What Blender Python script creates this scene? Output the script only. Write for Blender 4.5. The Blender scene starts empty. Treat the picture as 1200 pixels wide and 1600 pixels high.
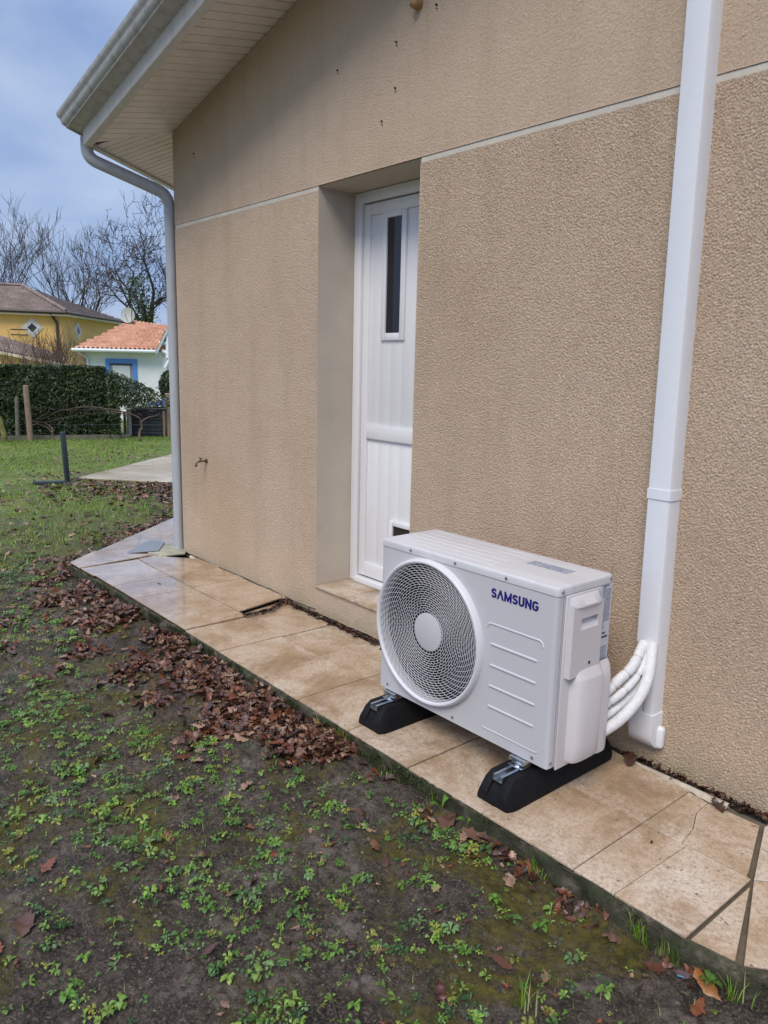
import bpy, bmesh, math, random
import numpy as np
from mathutils import Vector, Matrix, noise as mnoise

R = math.radians
random.seed(7); rng = np.random.default_rng(7)
scene = bpy.context.scene
COL = scene.collection

# ------------------------------------------------------------------ camera
CF = np.array([-0.74673356, 0.6373701, -0.19012719])
CR = np.array([0.64566202, 0.76327981, 0.02290165])
CU = np.array([-0.15971707, 0.10565647, 0.98149232])
CC = np.array([0.0, -2.541713, 1.460025])
FPX = 1185.97
cam_d = bpy.data.cameras.new('camera'); cam = bpy.data.objects.new('camera', cam_d); COL.objects.link(cam)
cam_d.sensor_fit = 'VERTICAL'; cam_d.sensor_height = 32.0; cam_d.lens = 32.0 * FPX / 1600.0
cam_d.clip_start = 0.05; cam_d.clip_end = 2000
cam.matrix_world = Matrix(((CR[0], CU[0], -CF[0], CC[0]), (CR[1], CU[1], -CF[1], CC[1]), (CR[2], CU[2], -CF[2], CC[2]), (0, 0, 0, 1)))
scene.camera = cam

def ray(px, py):
    return CF + CR * ((px - 600) / FPX) - CU * ((py - 800) / FPX)
def at(px, py, depth):                      # a point seen at a pixel, at a real distance along the view
    return CC + ray(px, py) * depth
def atz(px, py, z):                         # ... at a real height
    d = ray(px, py); return CC + d * ((z - CC[2]) / d[2])

# ------------------------------------------------------------------ light
SUN_EL, SUN_AZ = 50.0, -62.0                # azimuth of the direction to the sun, from +x
w = bpy.data.worlds.new('World'); scene.world = w; w.use_nodes = True
nt = w.node_tree; N = nt.nodes; L = nt.links
bg = N['Background']; bg.inputs['Strength'].default_value = 0.12
sky = N.new('ShaderNodeTexSky'); sky.sky_type = 'NISHITA'; sky.sun_disc = False
sky.sun_elevation = R(SUN_EL); sky.sun_rotation = R(90 - SUN_AZ)
geo = N.new('ShaderNodeTexCoord')
mp = N.new('ShaderNodeMapping'); mp.inputs['Scale'].default_value = (1, 1, 2.2)
L.new(geo.outputs['Generated'], mp.inputs['Vector'])
n1 = N.new('ShaderNodeTexNoise'); n1.inputs['Scale'].default_value = 2.6; n1.inputs['Detail'].default_value = 6; n1.inputs['Roughness'].default_value = .5
n1.inputs['Distortion'].default_value = .6
L.new(mp.outputs[0], n1.inputs['Vector'])
cr = N.new('ShaderNodeValToRGB'); cr.color_ramp.elements[0].position = .34; cr.color_ramp.elements[0].color = (.215, .33, .61, 1)
cr.color_ramp.elements[1].position = .72; cr.color_ramp.elements[1].color = (.52, .62, .81, 1)
L.new(n1.outputs['Fac'], cr.inputs['Fac'])
sp = N.new('ShaderNodeSeparateXYZ'); L.new(geo.outputs['Generated'], sp.inputs[0])
mr = N.new('ShaderNodeMapRange'); mr.inputs['From Min'].default_value = 0.35; mr.inputs['From Max'].default_value = 1.0    # overcast: the zenith is brighter than the horizon
mr.inputs['To Min'].default_value = 6.8; mr.inputs['To Max'].default_value = 17.0
nz = N.new('ShaderNodeMapRange'); nz.inputs['From Min'].default_value = 0.45; nz.inputs['From Max'].default_value = .85; nz.inputs['To Max'].default_value = .75
L.new(sp.outputs['Z'], nz.inputs['Value'])
mz = N.new('ShaderNodeMix'); mz.data_type = 'RGBA'; mz.inputs[7].default_value = (.62, .65, .74, 1); L.new(nz.outputs[0], mz.inputs[0]); L.new(cr.outputs['Color'], mz.inputs[6])
L.new(sp.outputs['Z'], mr.inputs['Value'])
vm = N.new('ShaderNodeVectorMath'); vm.operation = 'SCALE'; L.new(mz.outputs[2], vm.inputs[0]); L.new(mr.outputs[0], vm.inputs['Scale'])
mx = N.new('ShaderNodeMix'); mx.data_type = 'RGBA'; mx.inputs[0].default_value = .9
L.new(sky.outputs[0], mx.inputs[6]); L.new(vm.outputs[0], mx.inputs[7]); L.new(mx.outputs[2], bg.inputs['Color'])

sun_d = bpy.data.lights.new('sun', 'SUN'); sun = bpy.data.objects.new('sun', sun_d); COL.objects.link(sun)
sun_d.energy = 1.7; sun_d.angle = R(26); sun_d.color = (1, .90, .78)
sv = Vector((math.cos(R(SUN_AZ)) * math.cos(R(SUN_EL)), math.sin(R(SUN_AZ)) * math.cos(R(SUN_EL)), math.sin(R(SUN_EL))))
sun.rotation_euler = sv.to_track_quat('Z', 'Y').to_euler()
vs = scene.view_settings; vs.view_transform = 'Standard'; vs.look = 'None'; vs.exposure = 0.38; vs.gamma = 1.0; vs.use_curve_mapping = False
scene.render.engine = 'CYCLES'
scene.render.resolution_x = 768; scene.render.resolution_y = 1024

# ------------------------------------------------------------------ materials
class NB:
    def __init__(s, name, rough=.6, metal=0.0, spec=.5):
        s.m = bpy.data.materials.new(name); s.m.use_nodes = True; s.n = s.m.node_tree.nodes; s.l = s.m.node_tree.links
        s.b = s.n['Principled BSDF']; s.b.inputs['Roughness'].default_value = rough; s.b.inputs['Metallic'].default_value = metal
        s.b.inputs['Specular IOR Level'].default_value = spec
    def pos(s, scale=(1, 1, 1)):
        g = s.n.new('ShaderNodeNewGeometry'); m = s.n.new('ShaderNodeMapping'); m.inputs['Scale'].default_value = scale
        s.l.new(g.outputs['Position'], m.inputs['Vector']); return m.outputs[0]
    def noise(s, scale, detail=3, rough=.5, vec=None, dist=0, out='Fac'):
        t = s.n.new('ShaderNodeTexNoise'); t.inputs['Scale'].default_value = scale; t.inputs['Detail'].default_value = detail
        t.inputs['Roughness'].default_value = rough; t.inputs['Distortion'].default_value = dist
        s.l.new(vec if vec is not None else s.pos(), t.inputs['Vector']); return t.outputs[out]
    def ramp(s, fac, stops):
        r = s.n.new('ShaderNodeValToRGB'); e = r.color_ramp.elements
        while len(e) < len(stops): e.new(.5)
        for i, (p, c) in enumerate(stops):
            e[i].position = p; e[i].color = (c[0], c[1], c[2], 1) if hasattr(c, '__len__') else (c, c, c, 1)
        s.l.new(fac, r.inputs['Fac']); return r.outputs['Color']
    def mix(s, fac, a, b, mode='MIX'):
        m = s.n.new('ShaderNodeMix'); m.data_type = 'RGBA'; m.blend_type = mode
        for k, v in ((0, fac), (6, a), (7, b)):
            if hasattr(v, 'is_output') or hasattr(v, 'links'): s.l.new(v, m.inputs[k])
            elif k == 0: m.inputs[0].default_value = v
            else: m.inputs[k].default_value = (v[0], v[1], v[2], 1)
        return m.outputs[2]
    def col(s, c):
        if hasattr(c, 'links'): s.l.new(c, s.b.inputs['Base Color'])
        else: s.b.inputs['Base Color'].default_value = (c[0], c[1], c[2], 1)
        return s
    def rgh(s, c): s.l.new(c, s.b.inputs['Roughness']); return s
    def bump(s, h, dist=.002, strength=1.0):
        b = s.n.new('ShaderNodeBump'); b.inputs['Distance'].default_value = dist; b.inputs['Strength'].default_value = strength
        s.l.new(h, b.inputs['Height'])
        if s.b.inputs['Normal'].links:
            s.l.new(s.b.inputs['Normal'].links[0].from_socket, b.inputs['Normal'])
        s.l.new(b.outputs[0], s.b.inputs['Normal']); return s
    def attr(s, name='tint'):
        a = s.n.new('ShaderNodeAttribute'); a.attribute_name = name; return a.outputs['Color']
    def rand(s):
        o = s.n.new('ShaderNodeObjectInfo'); return o.outputs['Random']
    def fac(s, f, a, b):
        m = s.n.new('ShaderNodeMapRange'); m.inputs['To Min'].default_value = a; m.inputs['To Max'].default_value = b
        s.l.new(f, m.inputs['Value']); return m.outputs[0]

def simple(name, c, rough=.5, metal=0, var=.08, bump=0, bscale=200, spec=.5, scale=3.0):
    k = NB(name, rough, metal, spec); n = k.noise(scale, 5, .6)
    a = [max(0, v * (1 - var)) for v in c]; b = [min(1, v * (1 + var)) for v in c]
    k.col(k.ramp(n, [(.3, a), (.7, b)]))
    if bump: k.bump(k.noise(bscale, 3), bump)
    return k.m

# rough cast render
k = NB('roughcast', .88, spec=.3)
big = k.noise(.9, 4, .6); mid = k.noise(9, 3, .6); fine = k.noise(160, 3, .6)
c = k.ramp(big, [(.3, (.53, .395, .29)), (.5, (.60, .46, .345)), (.72, (.65, .51, .39))])
c = k.mix(k.fac(mid, 0, .35), c, (.40, .30, .20))
c = k.mix(k.ramp(fine, [(.50, .0), (.66, .65)]), c, (.66, .55, .42)); c = k.mix(k.ramp(k.noise(210, 3, .7), [(.52, 0), (.66, .6)]), c, (.25, .18, .11))
c = k.mix(k.ramp(k.noise(2.2, 5, .6, vec=k.pos((2.4, 1, .35))), [(.50, 0), (.78, .38)]), c, (.37, .285, .19))      # rain streaks
c = k.mix(k.ramp(k.noise(5, 5, .65), [(.58, 0), (.76, .30)]), c, (.58, .47, .36))
tp_ = k.n.new('ShaderNodeVectorMath'); tp_.operation = 'DISTANCE'; tp_.inputs[1].default_value = (-4.75 * .8, 0, .42 * .8); k.l.new(k.pos((.8, 0, .8)), tp_.inputs[0])
tm_ = k.n.new('ShaderNodeMapRange'); tm_.inputs['From Min'].default_value = .42; tm_.inputs['From Max'].default_value = .05; tm_.inputs['To Max'].default_value = .2; k.l.new(tp_.outputs['Value'], tm_.inputs['Value'])
c = k.mix(tm_.outputs[0], c, (.46, .27, .11))                                                                       # rusty damp stain below the tap
sepz = k.n.new('ShaderNodeSeparateXYZ'); k.l.new(k.pos(), sepz.inputs[0])
low = k.n.new('ShaderNodeMapRange'); low.inputs['From Min'].default_value = .16; low.inputs['From Max'].default_value = -.02
k.l.new(sepz.outputs['Z'], low.inputs['Value'])
dm = k.n.new('ShaderNodeMath'); dm.operation = 'MULTIPLY'; k.l.new(low.outputs[0], dm.inputs[0]); k.l.new(k.ramp(k.noise(6, 4), [(.35, 0), (.7, .6)]), dm.inputs[1])
c = k.mix(dm.outputs[0], c, (.33, .31, .17))      # algae and splash dirt at the foot of the wall
k.col(c); k.bump(k.noise(330, 3, .65), .0012); k.bump(k.noise(150, 3, .6, dist=.4), .0026, .9)
M_WALL = k.m
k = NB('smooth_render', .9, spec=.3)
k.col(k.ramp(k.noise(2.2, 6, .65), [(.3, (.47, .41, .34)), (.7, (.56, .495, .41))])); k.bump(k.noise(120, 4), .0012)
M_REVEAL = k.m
M_GROOVE = simple('groove_plaster', (.60, .55, .47), .85, var=.12, bump=.0008, bscale=90, scale=7)
M_VOID = simple('shadow_gap', (.02, .017, .013), .95)
def dirty_pvc(name, base, dirt, amt=.5, rough=.35, vscale=(6, 6, 1.2)):
    k = NB(name, rough); n = k.noise(4, 6, .65, vec=k.pos(vscale)); n2 = k.noise(40, 3)
    c = k.mix(k.ramp(n, [(.45, 0), (.8, amt)]), base, dirt); c = k.mix(k.ramp(n2, [(.62, 0), (.75, .35 * amt)]), c, dirt)
    k.col(c); k.bump(k.noise(30, 2), .0006); return k.m
M_DOOR = dirty_pvc('door_pvc', (.78, .79, .81), (.60, .60, .58), .10, .32)
M_DUCT = dirty_pvc('duct_pvc', (.76, .78, .82), (.55, .53, .48), .15, .3)
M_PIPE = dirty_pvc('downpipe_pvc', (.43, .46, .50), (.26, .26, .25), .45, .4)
M_SOFFIT = dirty_pvc('soffit_pvc', (.84, .79, .755), (.54, .49, .45), .45, .45, (2, 2, 2))
M_FASCIA = dirty_pvc('fascia_pvc', (.66, .63, .62), (.36, .33, .31), .5, .4)
M_TRIM = dirty_pvc('eave_trim', (.50, .51, .53), (.24, .23, .215), .8, .38, (5, 5, 5))
M_GLASS = NB('dark_glass', .06).col((.012, .013, .02)).m
M_FLAP = simple('smoked_flap', (.03, .025, .025), .25)
M_SEAL = simple('rubber_seal', (.04, .04, .045), .6)

# unit
k = NB('unit_paint', .42); k.col(k.mix(k.ramp(k.noise(2.5, 6, .7), [(.45, 0), (.8, .3)]), (.56, .555, .575), (.48, .465, .46))); k.bump(k.noise(420, 2), .00035)
M_UNIT = k.m
k = NB('unit_lid', .34)                                      # lid with rain beads and streaks
dr = k.n.new('ShaderNodeTexVoronoi'); dr.inputs['Scale'].default_value = 160; k.l.new(k.pos(), dr.inputs['Vector'])
drm = k.ramp(dr.outputs['Distance'], [(.18, 1), (.34, 0)])
k.col(k.mix(k.ramp(k.noise(3, 6, .7, vec=k.pos((.7, 4, 1))), [(.42, 0), (.75, .45)]), (.63, .625, .64), (.44, .41, .40))); k.bump(drm, .0006, .8)
M_LID = k.m
M_COVER = simple('cover_plastic', (.62, .595, .60), .38, var=.03)
M_GRILL = simple('grille_plastic', (.66, .66, .69), .4, var=.03)
M_DARK = simple('fan_dark', (.008, .008, .011), .7)
M_BLADE = simple('fan_blade', (.022, .022, .028), .5)
M_BLUE = simple('logo_blue', (.012, .012, .17), .35, var=0)
M_METAL = simple('zinc_steel', (.55, .60, .66), .3, 1, var=.2, scale=30)
M_SCREW = simple('screw_steel', (.42, .43, .46), .35, .9)
M_RUBBER = simple('black_rubber', (.007, .0075, .009), .7, spec=.22, var=.4, bump=.0008, bscale=160, scale=12)
k = NB('printed_label', .4)
v = k.pos((1, 1, 1)); br = k.n.new('ShaderNodeTexNoise'); br.inputs['Scale'].default_value = 1; br.inputs['Detail'].default_value = 1
k.l.new(k.pos((60, 260, 210)), br.inputs['Vector']); k.col(k.ramp(br.outputs['Fac'], [(.40, (.16, .18, .25)), (.52, (.50, .53, .60)), (.62, (.25, .28, .36))]))
M_LABEL = k.m
M_PAPER = simple('label_paper', (.58, .60, .66), .4)
M_INK = simple('label_ink', (.05, .06, .14), .5)
k = NB('hose_foam', .6); k.col(k.ramp(k.noise(60, 3), [(.3, (.68, .69, .70)), (.7, (.80, .81, .82))]))
wv = k.n.new('ShaderNodeTexWave'); wv.inputs['Scale'].default_value = 40; wv.inputs['Distortion'].default_value = 2; k.l.new(k.pos(), wv.inputs['Vector'])
k.bump(k.noise(220, 3), .0008); k.bump(wv.outputs['Fac'], .0006, .5); M_HOSE = k.m

# paving
k = NB('stone_tile', .3)
rnd = k.rand()
off = k.n.new('ShaderNodeVectorMath'); off.operation = 'ADD'; cb = k.n.new('ShaderNodeCombineXYZ')
rm = k.n.new('ShaderNodeMath'); rm.operation = 'MULTIPLY'; rm.inputs[1].default_value = 37.0; k.l.new(rnd, rm.inputs[0])
k.l.new(rm.outputs[0], cb.inputs[0]); k.l.new(rm.outputs[0], cb.inputs[2]); k.l.new(k.pos(), off.inputs[0]); k.l.new(cb.outputs[0], off.inputs[1])
vv = off.outputs[0]
base = k.ramp(k.noise(3.2, 6, .62, vec=vv, dist=.5), [(.30, (.38, .25, .15)), (.44, (.51, .385, .265)), (.55, (.60, .49, .375)), (.72, (.68, .60, .495))])
st = k.ramp(k.noise(1.9, 12, .82, dist=.5), [(.47, 0), (.62, .85)])          # brown damp stains that run over several tiles
base = k.mix(st, base, (.24, .145, .065))
gr = k.ramp(k.noise(75, 6, .8), [(.46, 0), (.62, .62)]); base = k.mix(gr, base, (.30, .19, .105))
gr2 = k.ramp(k.noise(260, 3, .7), [(.52, 0), (.66, .5)]); base = k.mix(gr2, base, (.20, .13, .07))
sx = k.n.new('ShaderNodeSeparateXYZ'); k.l.new(k.pos(), sx.inputs[0])
spk = k.ramp(k.noise(62, 3, .6), [(.68, 0), (.71, 1)]); base = k.mix(spk, base, (.07, .05, .035))
spk2 = k.ramp(k.noise(30, 6, .8), [(.60, 0), (.68, .8)]); base = k.mix(spk2, base, (.14, .10, .06))
wr = k.n.new('ShaderNodeMapRange'); wr.inputs['From Min'].default_value = -2.4; wr.inputs['From Max'].default_value = -4.6      # wetter towards the far end, where rain reaches
wr.inputs['To Min'].default_value = .44; wr.inputs['To Max'].default_value = .15; k.l.new(sx.outputs['X'], wr.inputs['Value'])
rr = k.n.new('ShaderNodeMath'); rr.operation = 'ADD'; k.l.new(wr.outputs[0], rr.inputs[0]); k.l.new(k.fac(k.noise(3.1, 4), -.14, .22), rr.inputs[1])
wt = k.n.new('ShaderNodeMapRange'); wt.inputs['From Min'].default_value = -3.0; wt.inputs['From Max'].default_value = -4.4; k.l.new(sx.outputs['X'], wt.inputs['Value'])
wm = k.n.new('ShaderNodeMath'); wm.operation = 'MULTIPLY'; k.l.new(wt.outputs[0], wm.inputs[0]); k.l.new(k.ramp(k.noise(1.7, 4, .6, dist=.5), [(.36, .25), (.52, 1)]), wm.inputs[1]); k.l.new(wm.outputs[0], k.b.inputs['Coat Weight'])
k.b.inputs['Coat Roughness'].default_value = .07; k.b.inputs['Coat IOR'].default_value = 1.75
k.rgh(rr.outputs[0]); k.col(base); k.bump(k.noise(90, 4, .6), .0008, .35); k.bump(k.noise(9, 3), .004, .3)
M_TILE = k.m
k = NB('mossy_concrete', .9)
c = k.ramp(k.noise(14, 6, .7), [(.35, (.025, .022, .014)), (.52, (.075, .065, .042)), (.72, (.24, .21, .16))])
c = k.mix(k.ramp(k.noise(5, 5, .7, dist=.5), [(.40, 0), (.56, .78)]), c, (.026, .034, .010))
k.col(c); k.bump(k.noise(60, 5, .7), .01); M_CONC = k.m
M_MORTAR = simple('mortar_joint', (.15, .12, .085), .9, var=.35, bump=.002, bscale=70, scale=14)
M_CEMENT = simple('cement_patch', (.36, .35, .27), .7, var=.3, bump=.002, bscale=60, scale=14)
M_CEMENT2 = simple('pale_cement', (.45, .40, .32), .9, var=.3, bump=.004, bscale=60, scale=20)
k = NB('terrace_concrete', .25); k.col(k.ramp(k.noise(1.1, 6, .6, dist=1), [(.3, (.33, .27, .18)), (.5, (.50, .44, .33)), (.7, (.62, .57, .48))])); k.bump(k.noise(40, 4), .0015, .5); M_TERR = k.m
k = NB('wet_metal_plate', .22, .2); k.col((.27, .30, .32)); M_PLATE = k.m

# ground
k = NB('soil', .75, spec=.4)
P = k.pos()
soil = k.ramp(k.noise(7, 8, .7), [(.32, (.016, .011, .007)), (.44, (.046, .033, .023)), (.54, (.105, .080, .062)), (.66, (.26, .22, .19))])
soil = k.mix(k.ramp(k.noise(120, 3, .7), [(.50, 0), (.62, .8)]), soil, (.22, .18, .14))
soil = k.mix(k.ramp(k.noise(300, 2, .7), [(.58, 0), (.66, .7)]), soil, (.30, .26, .21))
soil = k.mix(k.ramp(k.noise(45, 4, .7), [(.50, 0), (.62, .65)]), soil, (.018, .013, .009))
moss = k.ramp(k.noise(2.6, 10, .82, dist=.6), [(.505, 0), (.585, .88)])
mossc = k.ramp(k.noise(40, 4), [(.3, (.055, .052, .008)), (.7, (.19, .155, .02))])
c = k.mix(moss, soil, mossc)
sx = k.n.new('ShaderNodeSeparateXYZ'); k.l.new(P, sx.inputs[0])
far = k.n.new('ShaderNodeMapRange'); far.inputs['From Min'].default_value = -5.2; far.inputs['From Max'].default_value = -8.5; k.l.new(sx.outputs['X'], far.inputs['Value'])
fm = k.n.new('ShaderNodeMath'); fm.operation = 'MULTIPLY'; k.l.new(far.outputs[0], fm.inputs[0]); k.l.new(k.ramp(k.noise(1.6, 7, .75), [(.30, .45), (.6, 1)]), fm.inputs[1])
grc = k.ramp(k.noise(1.3, 8, .75), [(.3, (.08, .10, .02)), (.45, (.14, .20, .03)), (.58, (.20, .26, .045)), (.7, (.28, .27, .14))])
c = k.mix(fm.outputs[0], c, grc)
k.col(c); k.rgh(k.ramp(k.noise(5, 7, .7), [(.40, .30), (.58, .85)])); k.bump(k.noise(22, 9, .8), .035); k.bump(k.noise(130, 4, .7), .006, 1)
M_SOIL = k.m
def leafmat(name, rough=.45, trans=.15):
    k = NB(name, rough); a = k.attr(); n = k.noise(150, 3)
    k.col(k.mix(k.fac(n, 0, .5), a, (.02, .012, .006), 'MIX')); 
    k.b.inputs['Transmission Weight'].default_value = 0
    return k.m
M_LITTER = leafmat('dead_leaf', .38)
def greenmat(name, rough=.45):
    k = NB(name, rough); k.col(k.attr())
    t = k.n.new('ShaderNodeBsdfTranslucent'); k.l.new(k.b.inputs['Base Color'].links[0].from_socket, t.inputs['Color'])
    m = k.n.new('ShaderNodeMixShader'); m.inputs[0].default_value = .25
    k.l.new(k.b.outputs[0], m.inputs[1]); k.l.new(t.outputs[0], m.inputs[2]); k.l.new(m.outputs[0], k.n['Material Output'].inputs['Surface']); return k.m
M_GREEN = greenmat('green_leaf')
M_HEDGE = greenmat('hedge_leaf', .5)
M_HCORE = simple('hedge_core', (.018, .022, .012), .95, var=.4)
M_BARK = simple('bark', (.040, .033, .028), .9, var=.5, scale=2)
M_TWIG = simple('twig', (.045, .030, .022), .7, var=.4, scale=20)
M_VINE = simple('vine_wood', (.10, .065, .05), .85, var=.4, scale=8)
k = NB('post_wood', .85); k.col(k.ramp(k.noise(6, 5, .6, vec=k.pos((8, 8, 1))), [(.3, (.17, .12, .085)), (.7, (.34, .26, .19))])); k.bump(k.noise(30, 4, vec=k.pos((6, 6, .6))), .004); M_POST = k.m
M_POSTG = simple('weathered_wood', (.14, .14, .10), .9, var=.4, scale=9)
M_STEELP = simple('post_dark_paint', (.035, .05, .07), .4, var=.2)
M_ANTH = simple('anthracite_box', (.018, .023, .034), .55)
M_TARP = simple('blue_tarp', (.03, .09, .50), .35, var=.4, scale=14)

# ------------------------------------------------------------------ mesh helpers
class MB:
    def __init__(s): s.v = []; s.f = []
    def add(s, vs, fs):
        o = len(s.v); s.v += [tuple(map(float, p)) for p in vs]; s.f += [tuple(i + o for i in f) for f in fs]; return s
    def box(s, a, b):
        x0, y0, z0 = a; x1, y1, z1 = b
        return s.add([(x0, y0, z0), (x1, y0, z0), (x1, y1, z0), (x0, y1, z0), (x0, y0, z1), (x1, y0, z1), (x1, y1, z1), (x0, y1, z1)],
                     [(0, 3, 2, 1), (4, 5, 6, 7), (0, 1, 5, 4), (1, 2, 6, 5), (2, 3, 7, 6), (3, 0, 4, 7)])
    def prism(s, poly, d):                      # polygon of 3-D points swept by vector d
        n = len(poly); d = np.array(d, float); P = [np.array(p, float) for p in poly]
        return s.add(P + [p + d for p in P], [tuple(range(n))[::-1], tuple(range(n, 2 * n))] + [(i, (i + 1) % n, n + (i + 1) % n, n + i) for i in range(n)])
    def tube(s, pts, rad, n=8, cap=True):
        P = [np.array(p, float) for p in pts]; m = len(P)
        if not hasattr(rad, '__len__'): rad = [rad] * m
        t0 = P[1] - P[0]; t0 = t0 / np.linalg.norm(t0)
        u = np.cross(t0, (0, 0, 1.)); 
        if np.linalg.norm(u) < 1e-3: u = np.cross(t0, (1., 0, 0))
        u /= np.linalg.norm(u); vs = []
        for i in range(m):
            t = P[min(i + 1, m - 1)] - P[max(i - 1, 0)]; t = t / (np.linalg.norm(t) + 1e-12)
            u = u - t * (u @ t); u /= np.linalg.norm(u) + 1e-12; w_ = np.cross(t, u)
            for j in range(n):
                a = 2 * math.pi * j / n; vs.append(P[i] + rad[i] * (math.cos(a) * u + math.sin(a) * w_))
        fs = [(i * n + j, i * n + (j + 1) % n, (i + 1) * n + (j + 1) % n, (i + 1) * n + j) for i in range(m - 1) for j in range(n)]
        if cap: fs += [tuple(range(n))[::-1], tuple((m - 1) * n + j for j in range(n))]
        return s.add(vs, fs)

def wloc(o):
    v = np.zeros(3)
    while o is not None: v += np.array(o.location); o = o.parent
    return v
def link(name, me, mat, parent=None, smooth=True, ang=35):
    o = bpy.data.objects.new(name, me); COL.objects.link(o); me.materials.append(mat)
    if smooth:
        me.shade_smooth(); me.set_sharp_from_angle(angle=R(ang))
    if parent is not None: o.parent = parent
    return o
def build(name, mb, mat, parent=None, smooth=True, ang=35, bevel=0, seg=2, origin=None):
    off = wloc(parent) if parent is not None else (np.array(origin, float) if origin is not None else np.zeros(3))
    me = bpy.data.meshes.new(name); me.from_pydata([tuple(np.array(p) - off) for p in mb.v], [], mb.f)
    bm = bmesh.new(); bm.from_mesh(me); bmesh.ops.recalc_face_normals(bm, faces=bm.faces)
    if bevel: 
        es = [e for e in bm.edges if e.is_manifold and e.calc_face_angle(0) > R(25)]
        bmesh.ops.bevel(bm, geom=es, offset=bevel, segments=seg, profile=.5, affect='EDGES', clamp_overlap=True)
    bm.to_mesh(me); bm.free(); me.update()
    o = link(name, me, mat, parent, smooth, ang)
    if parent is None and origin is not None: o.location = origin
    return o
def npmesh(name, V, F, mat, parent=None, tint=None, smooth=True):   # V (n,3), F (m,k) numpy
    me = bpy.data.meshes.new(name); V = np.asarray(V, np.float32); F = np.asarray(F, np.int32); m, kk = F.shape
    if parent is not None: V = V - wloc(parent).astype(np.float32)
    me.vertices.add(len(V)); me.vertices.foreach_set('co', V.ravel()); me.loops.add(m * kk); me.loops.foreach_set('vertex_index', F.ravel())
    me.polygons.add(m); me.polygons.foreach_set('loop_start', np.arange(0, m * kk, kk, dtype=np.int32)); me.polygons.foreach_set('loop_total', np.full(m, kk, np.int32))
    me.update(calc_edges=True); me.validate()
    if tint is not None:
        a = me.color_attributes.new('tint', 'FLOAT_COLOR', 'POINT'); a.data.foreach_set('color', np.hstack([tint, np.ones((len(tint), 1))]).astype(np.float32).ravel())
    o = bpy.data.objects.new(name, me); COL.objects.link(o); me.materials.append(mat)
    if smooth: me.shade_smooth()
    if parent is not None: o.parent = parent
    return o
def tag(o, label=None, cat=None, group=None, kind=None):
    if label: o['label'] = label
    if cat: o['category'] = cat
    if group: o['group'] = group
    if kind: o['kind'] = kind
    return o
def thing(name, loc, label=None, cat=None, group=None, kind=None):
    o = bpy.data.objects.new(name, None); COL.objects.link(o); o.location = [float(v) for v in loc]; o.empty_display_size = .1
    return tag(o, label, cat, group, kind)
def copy_tree(o, parent=None):
    c = o.copy(); COL.objects.link(c)
    if parent is not None: c.parent = parent
    for ch in list(o.children): copy_tree(ch, c)
    return c
def bandnoise(ny, nx, dy, dx, per, seed=0, width=.45):               # band-limited random relief, period in metres
    r = np.random.default_rng(seed).standard_normal((ny, nx)); Fh = np.fft.rfft2(r)
    fy = np.fft.fftfreq(ny, dy)[:, None]; fx = np.fft.rfftfreq(nx, dx)[None, :]; fr = np.sqrt(fy ** 2 + fx ** 2) * per
    g = np.exp(-((fr - 1) / width) ** 2) ; h = np.fft.irfft2(Fh * g, s=(ny, nx)); return h / h.std()

# ------------------------------------------------------------------ house
G = -.10; G2 = -.95                          # the neighbours' ground lies lower, beyond the hedge
XC, XE = -5.363, -.885                       # the two ends of the visible wall
ZL = 2.395                                   # groove height
D0, D1, ZT = -3.588, -2.775, .157            # door opening, threshold
DEP = .262
KK = np.array([XC, 0, 3.027]); SL = .224
EA = R(50); EV = np.array([-math.cos(EA), math.sin(EA), 0]); NV = np.array([math.sin(EA), math.cos(EA), 0]); GR = SL / NV[0]
def roofz(x, y): return KK[2] + GR * (NV[0] * (x - KK[0]) + NV[1] * (y - KK[1]))
house = thing('house', (-3.2, 0, G), 'beige roughcast house with a white side door and boarded eaves behind the outdoor unit', 'house')

def wall_panel(x0, x1, z0, z1f, step, amp, per, seed, top=None):
    nx = int((x1 - x0) / step) + 1; xs = np.linspace(x0, x1, nx)
    if callable(z1f): zt = np.array([z1f(x) for x in xs])
    else: zt = np.full(nx, z1f)
    if callable(z0): zb = np.array([z0(x) for x in xs])
    else: zb = np.full(nx, z0)
    nz = int((zt.max() - zb.min()) / step) + 1; tt = np.linspace(0, 1, nz)[:, None]
    X = np.repeat(xs[None, :], nz, 0); Z = zb[None, :] + tt * (zt - zb)[None, :]
    h = bandnoise(nz, nx, step, step, per, seed) + .35 * bandnoise(nz, nx, step, step, per * .55, seed + 9); h += .22 * bandnoise(nz, nx, step, step, per * 2.2, seed + 5)
    h = np.tanh(h * .9) * amp
    e = np.minimum(np.minimum(X - x0, x1 - X), np.minimum(Z - zb[None, :], zt[None, :] - Z)); h = (h - .4 * amp) * np.clip(.25 + e / .012, 0, 1)
    V = np.stack([X, -h - .001 * 0, Z], -1).reshape(-1, 3)
    i = np.arange(nz - 1)[:, None] * nx + np.arange(nx - 1)[None, :]
    F = np.stack([i, i + 1, i + nx + 1, i + nx], -1).reshape(-1, 4)
    return V, F
def base_l(x):  return .004 + .010 * mnoise.noise(Vector((x * 3, 0, 1))) + .006 * mnoise.noise(Vector((x * 14, 0, 2)))
def base_r(x):  return (-.012 if x < -1.6 else -.022 + .012 * (x + .9)) + .006 * mnoise.noise(Vector((x * 4, 0, 3))) + .004 * mnoise.noise(Vector((x * 17, 0, 2)))
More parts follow.
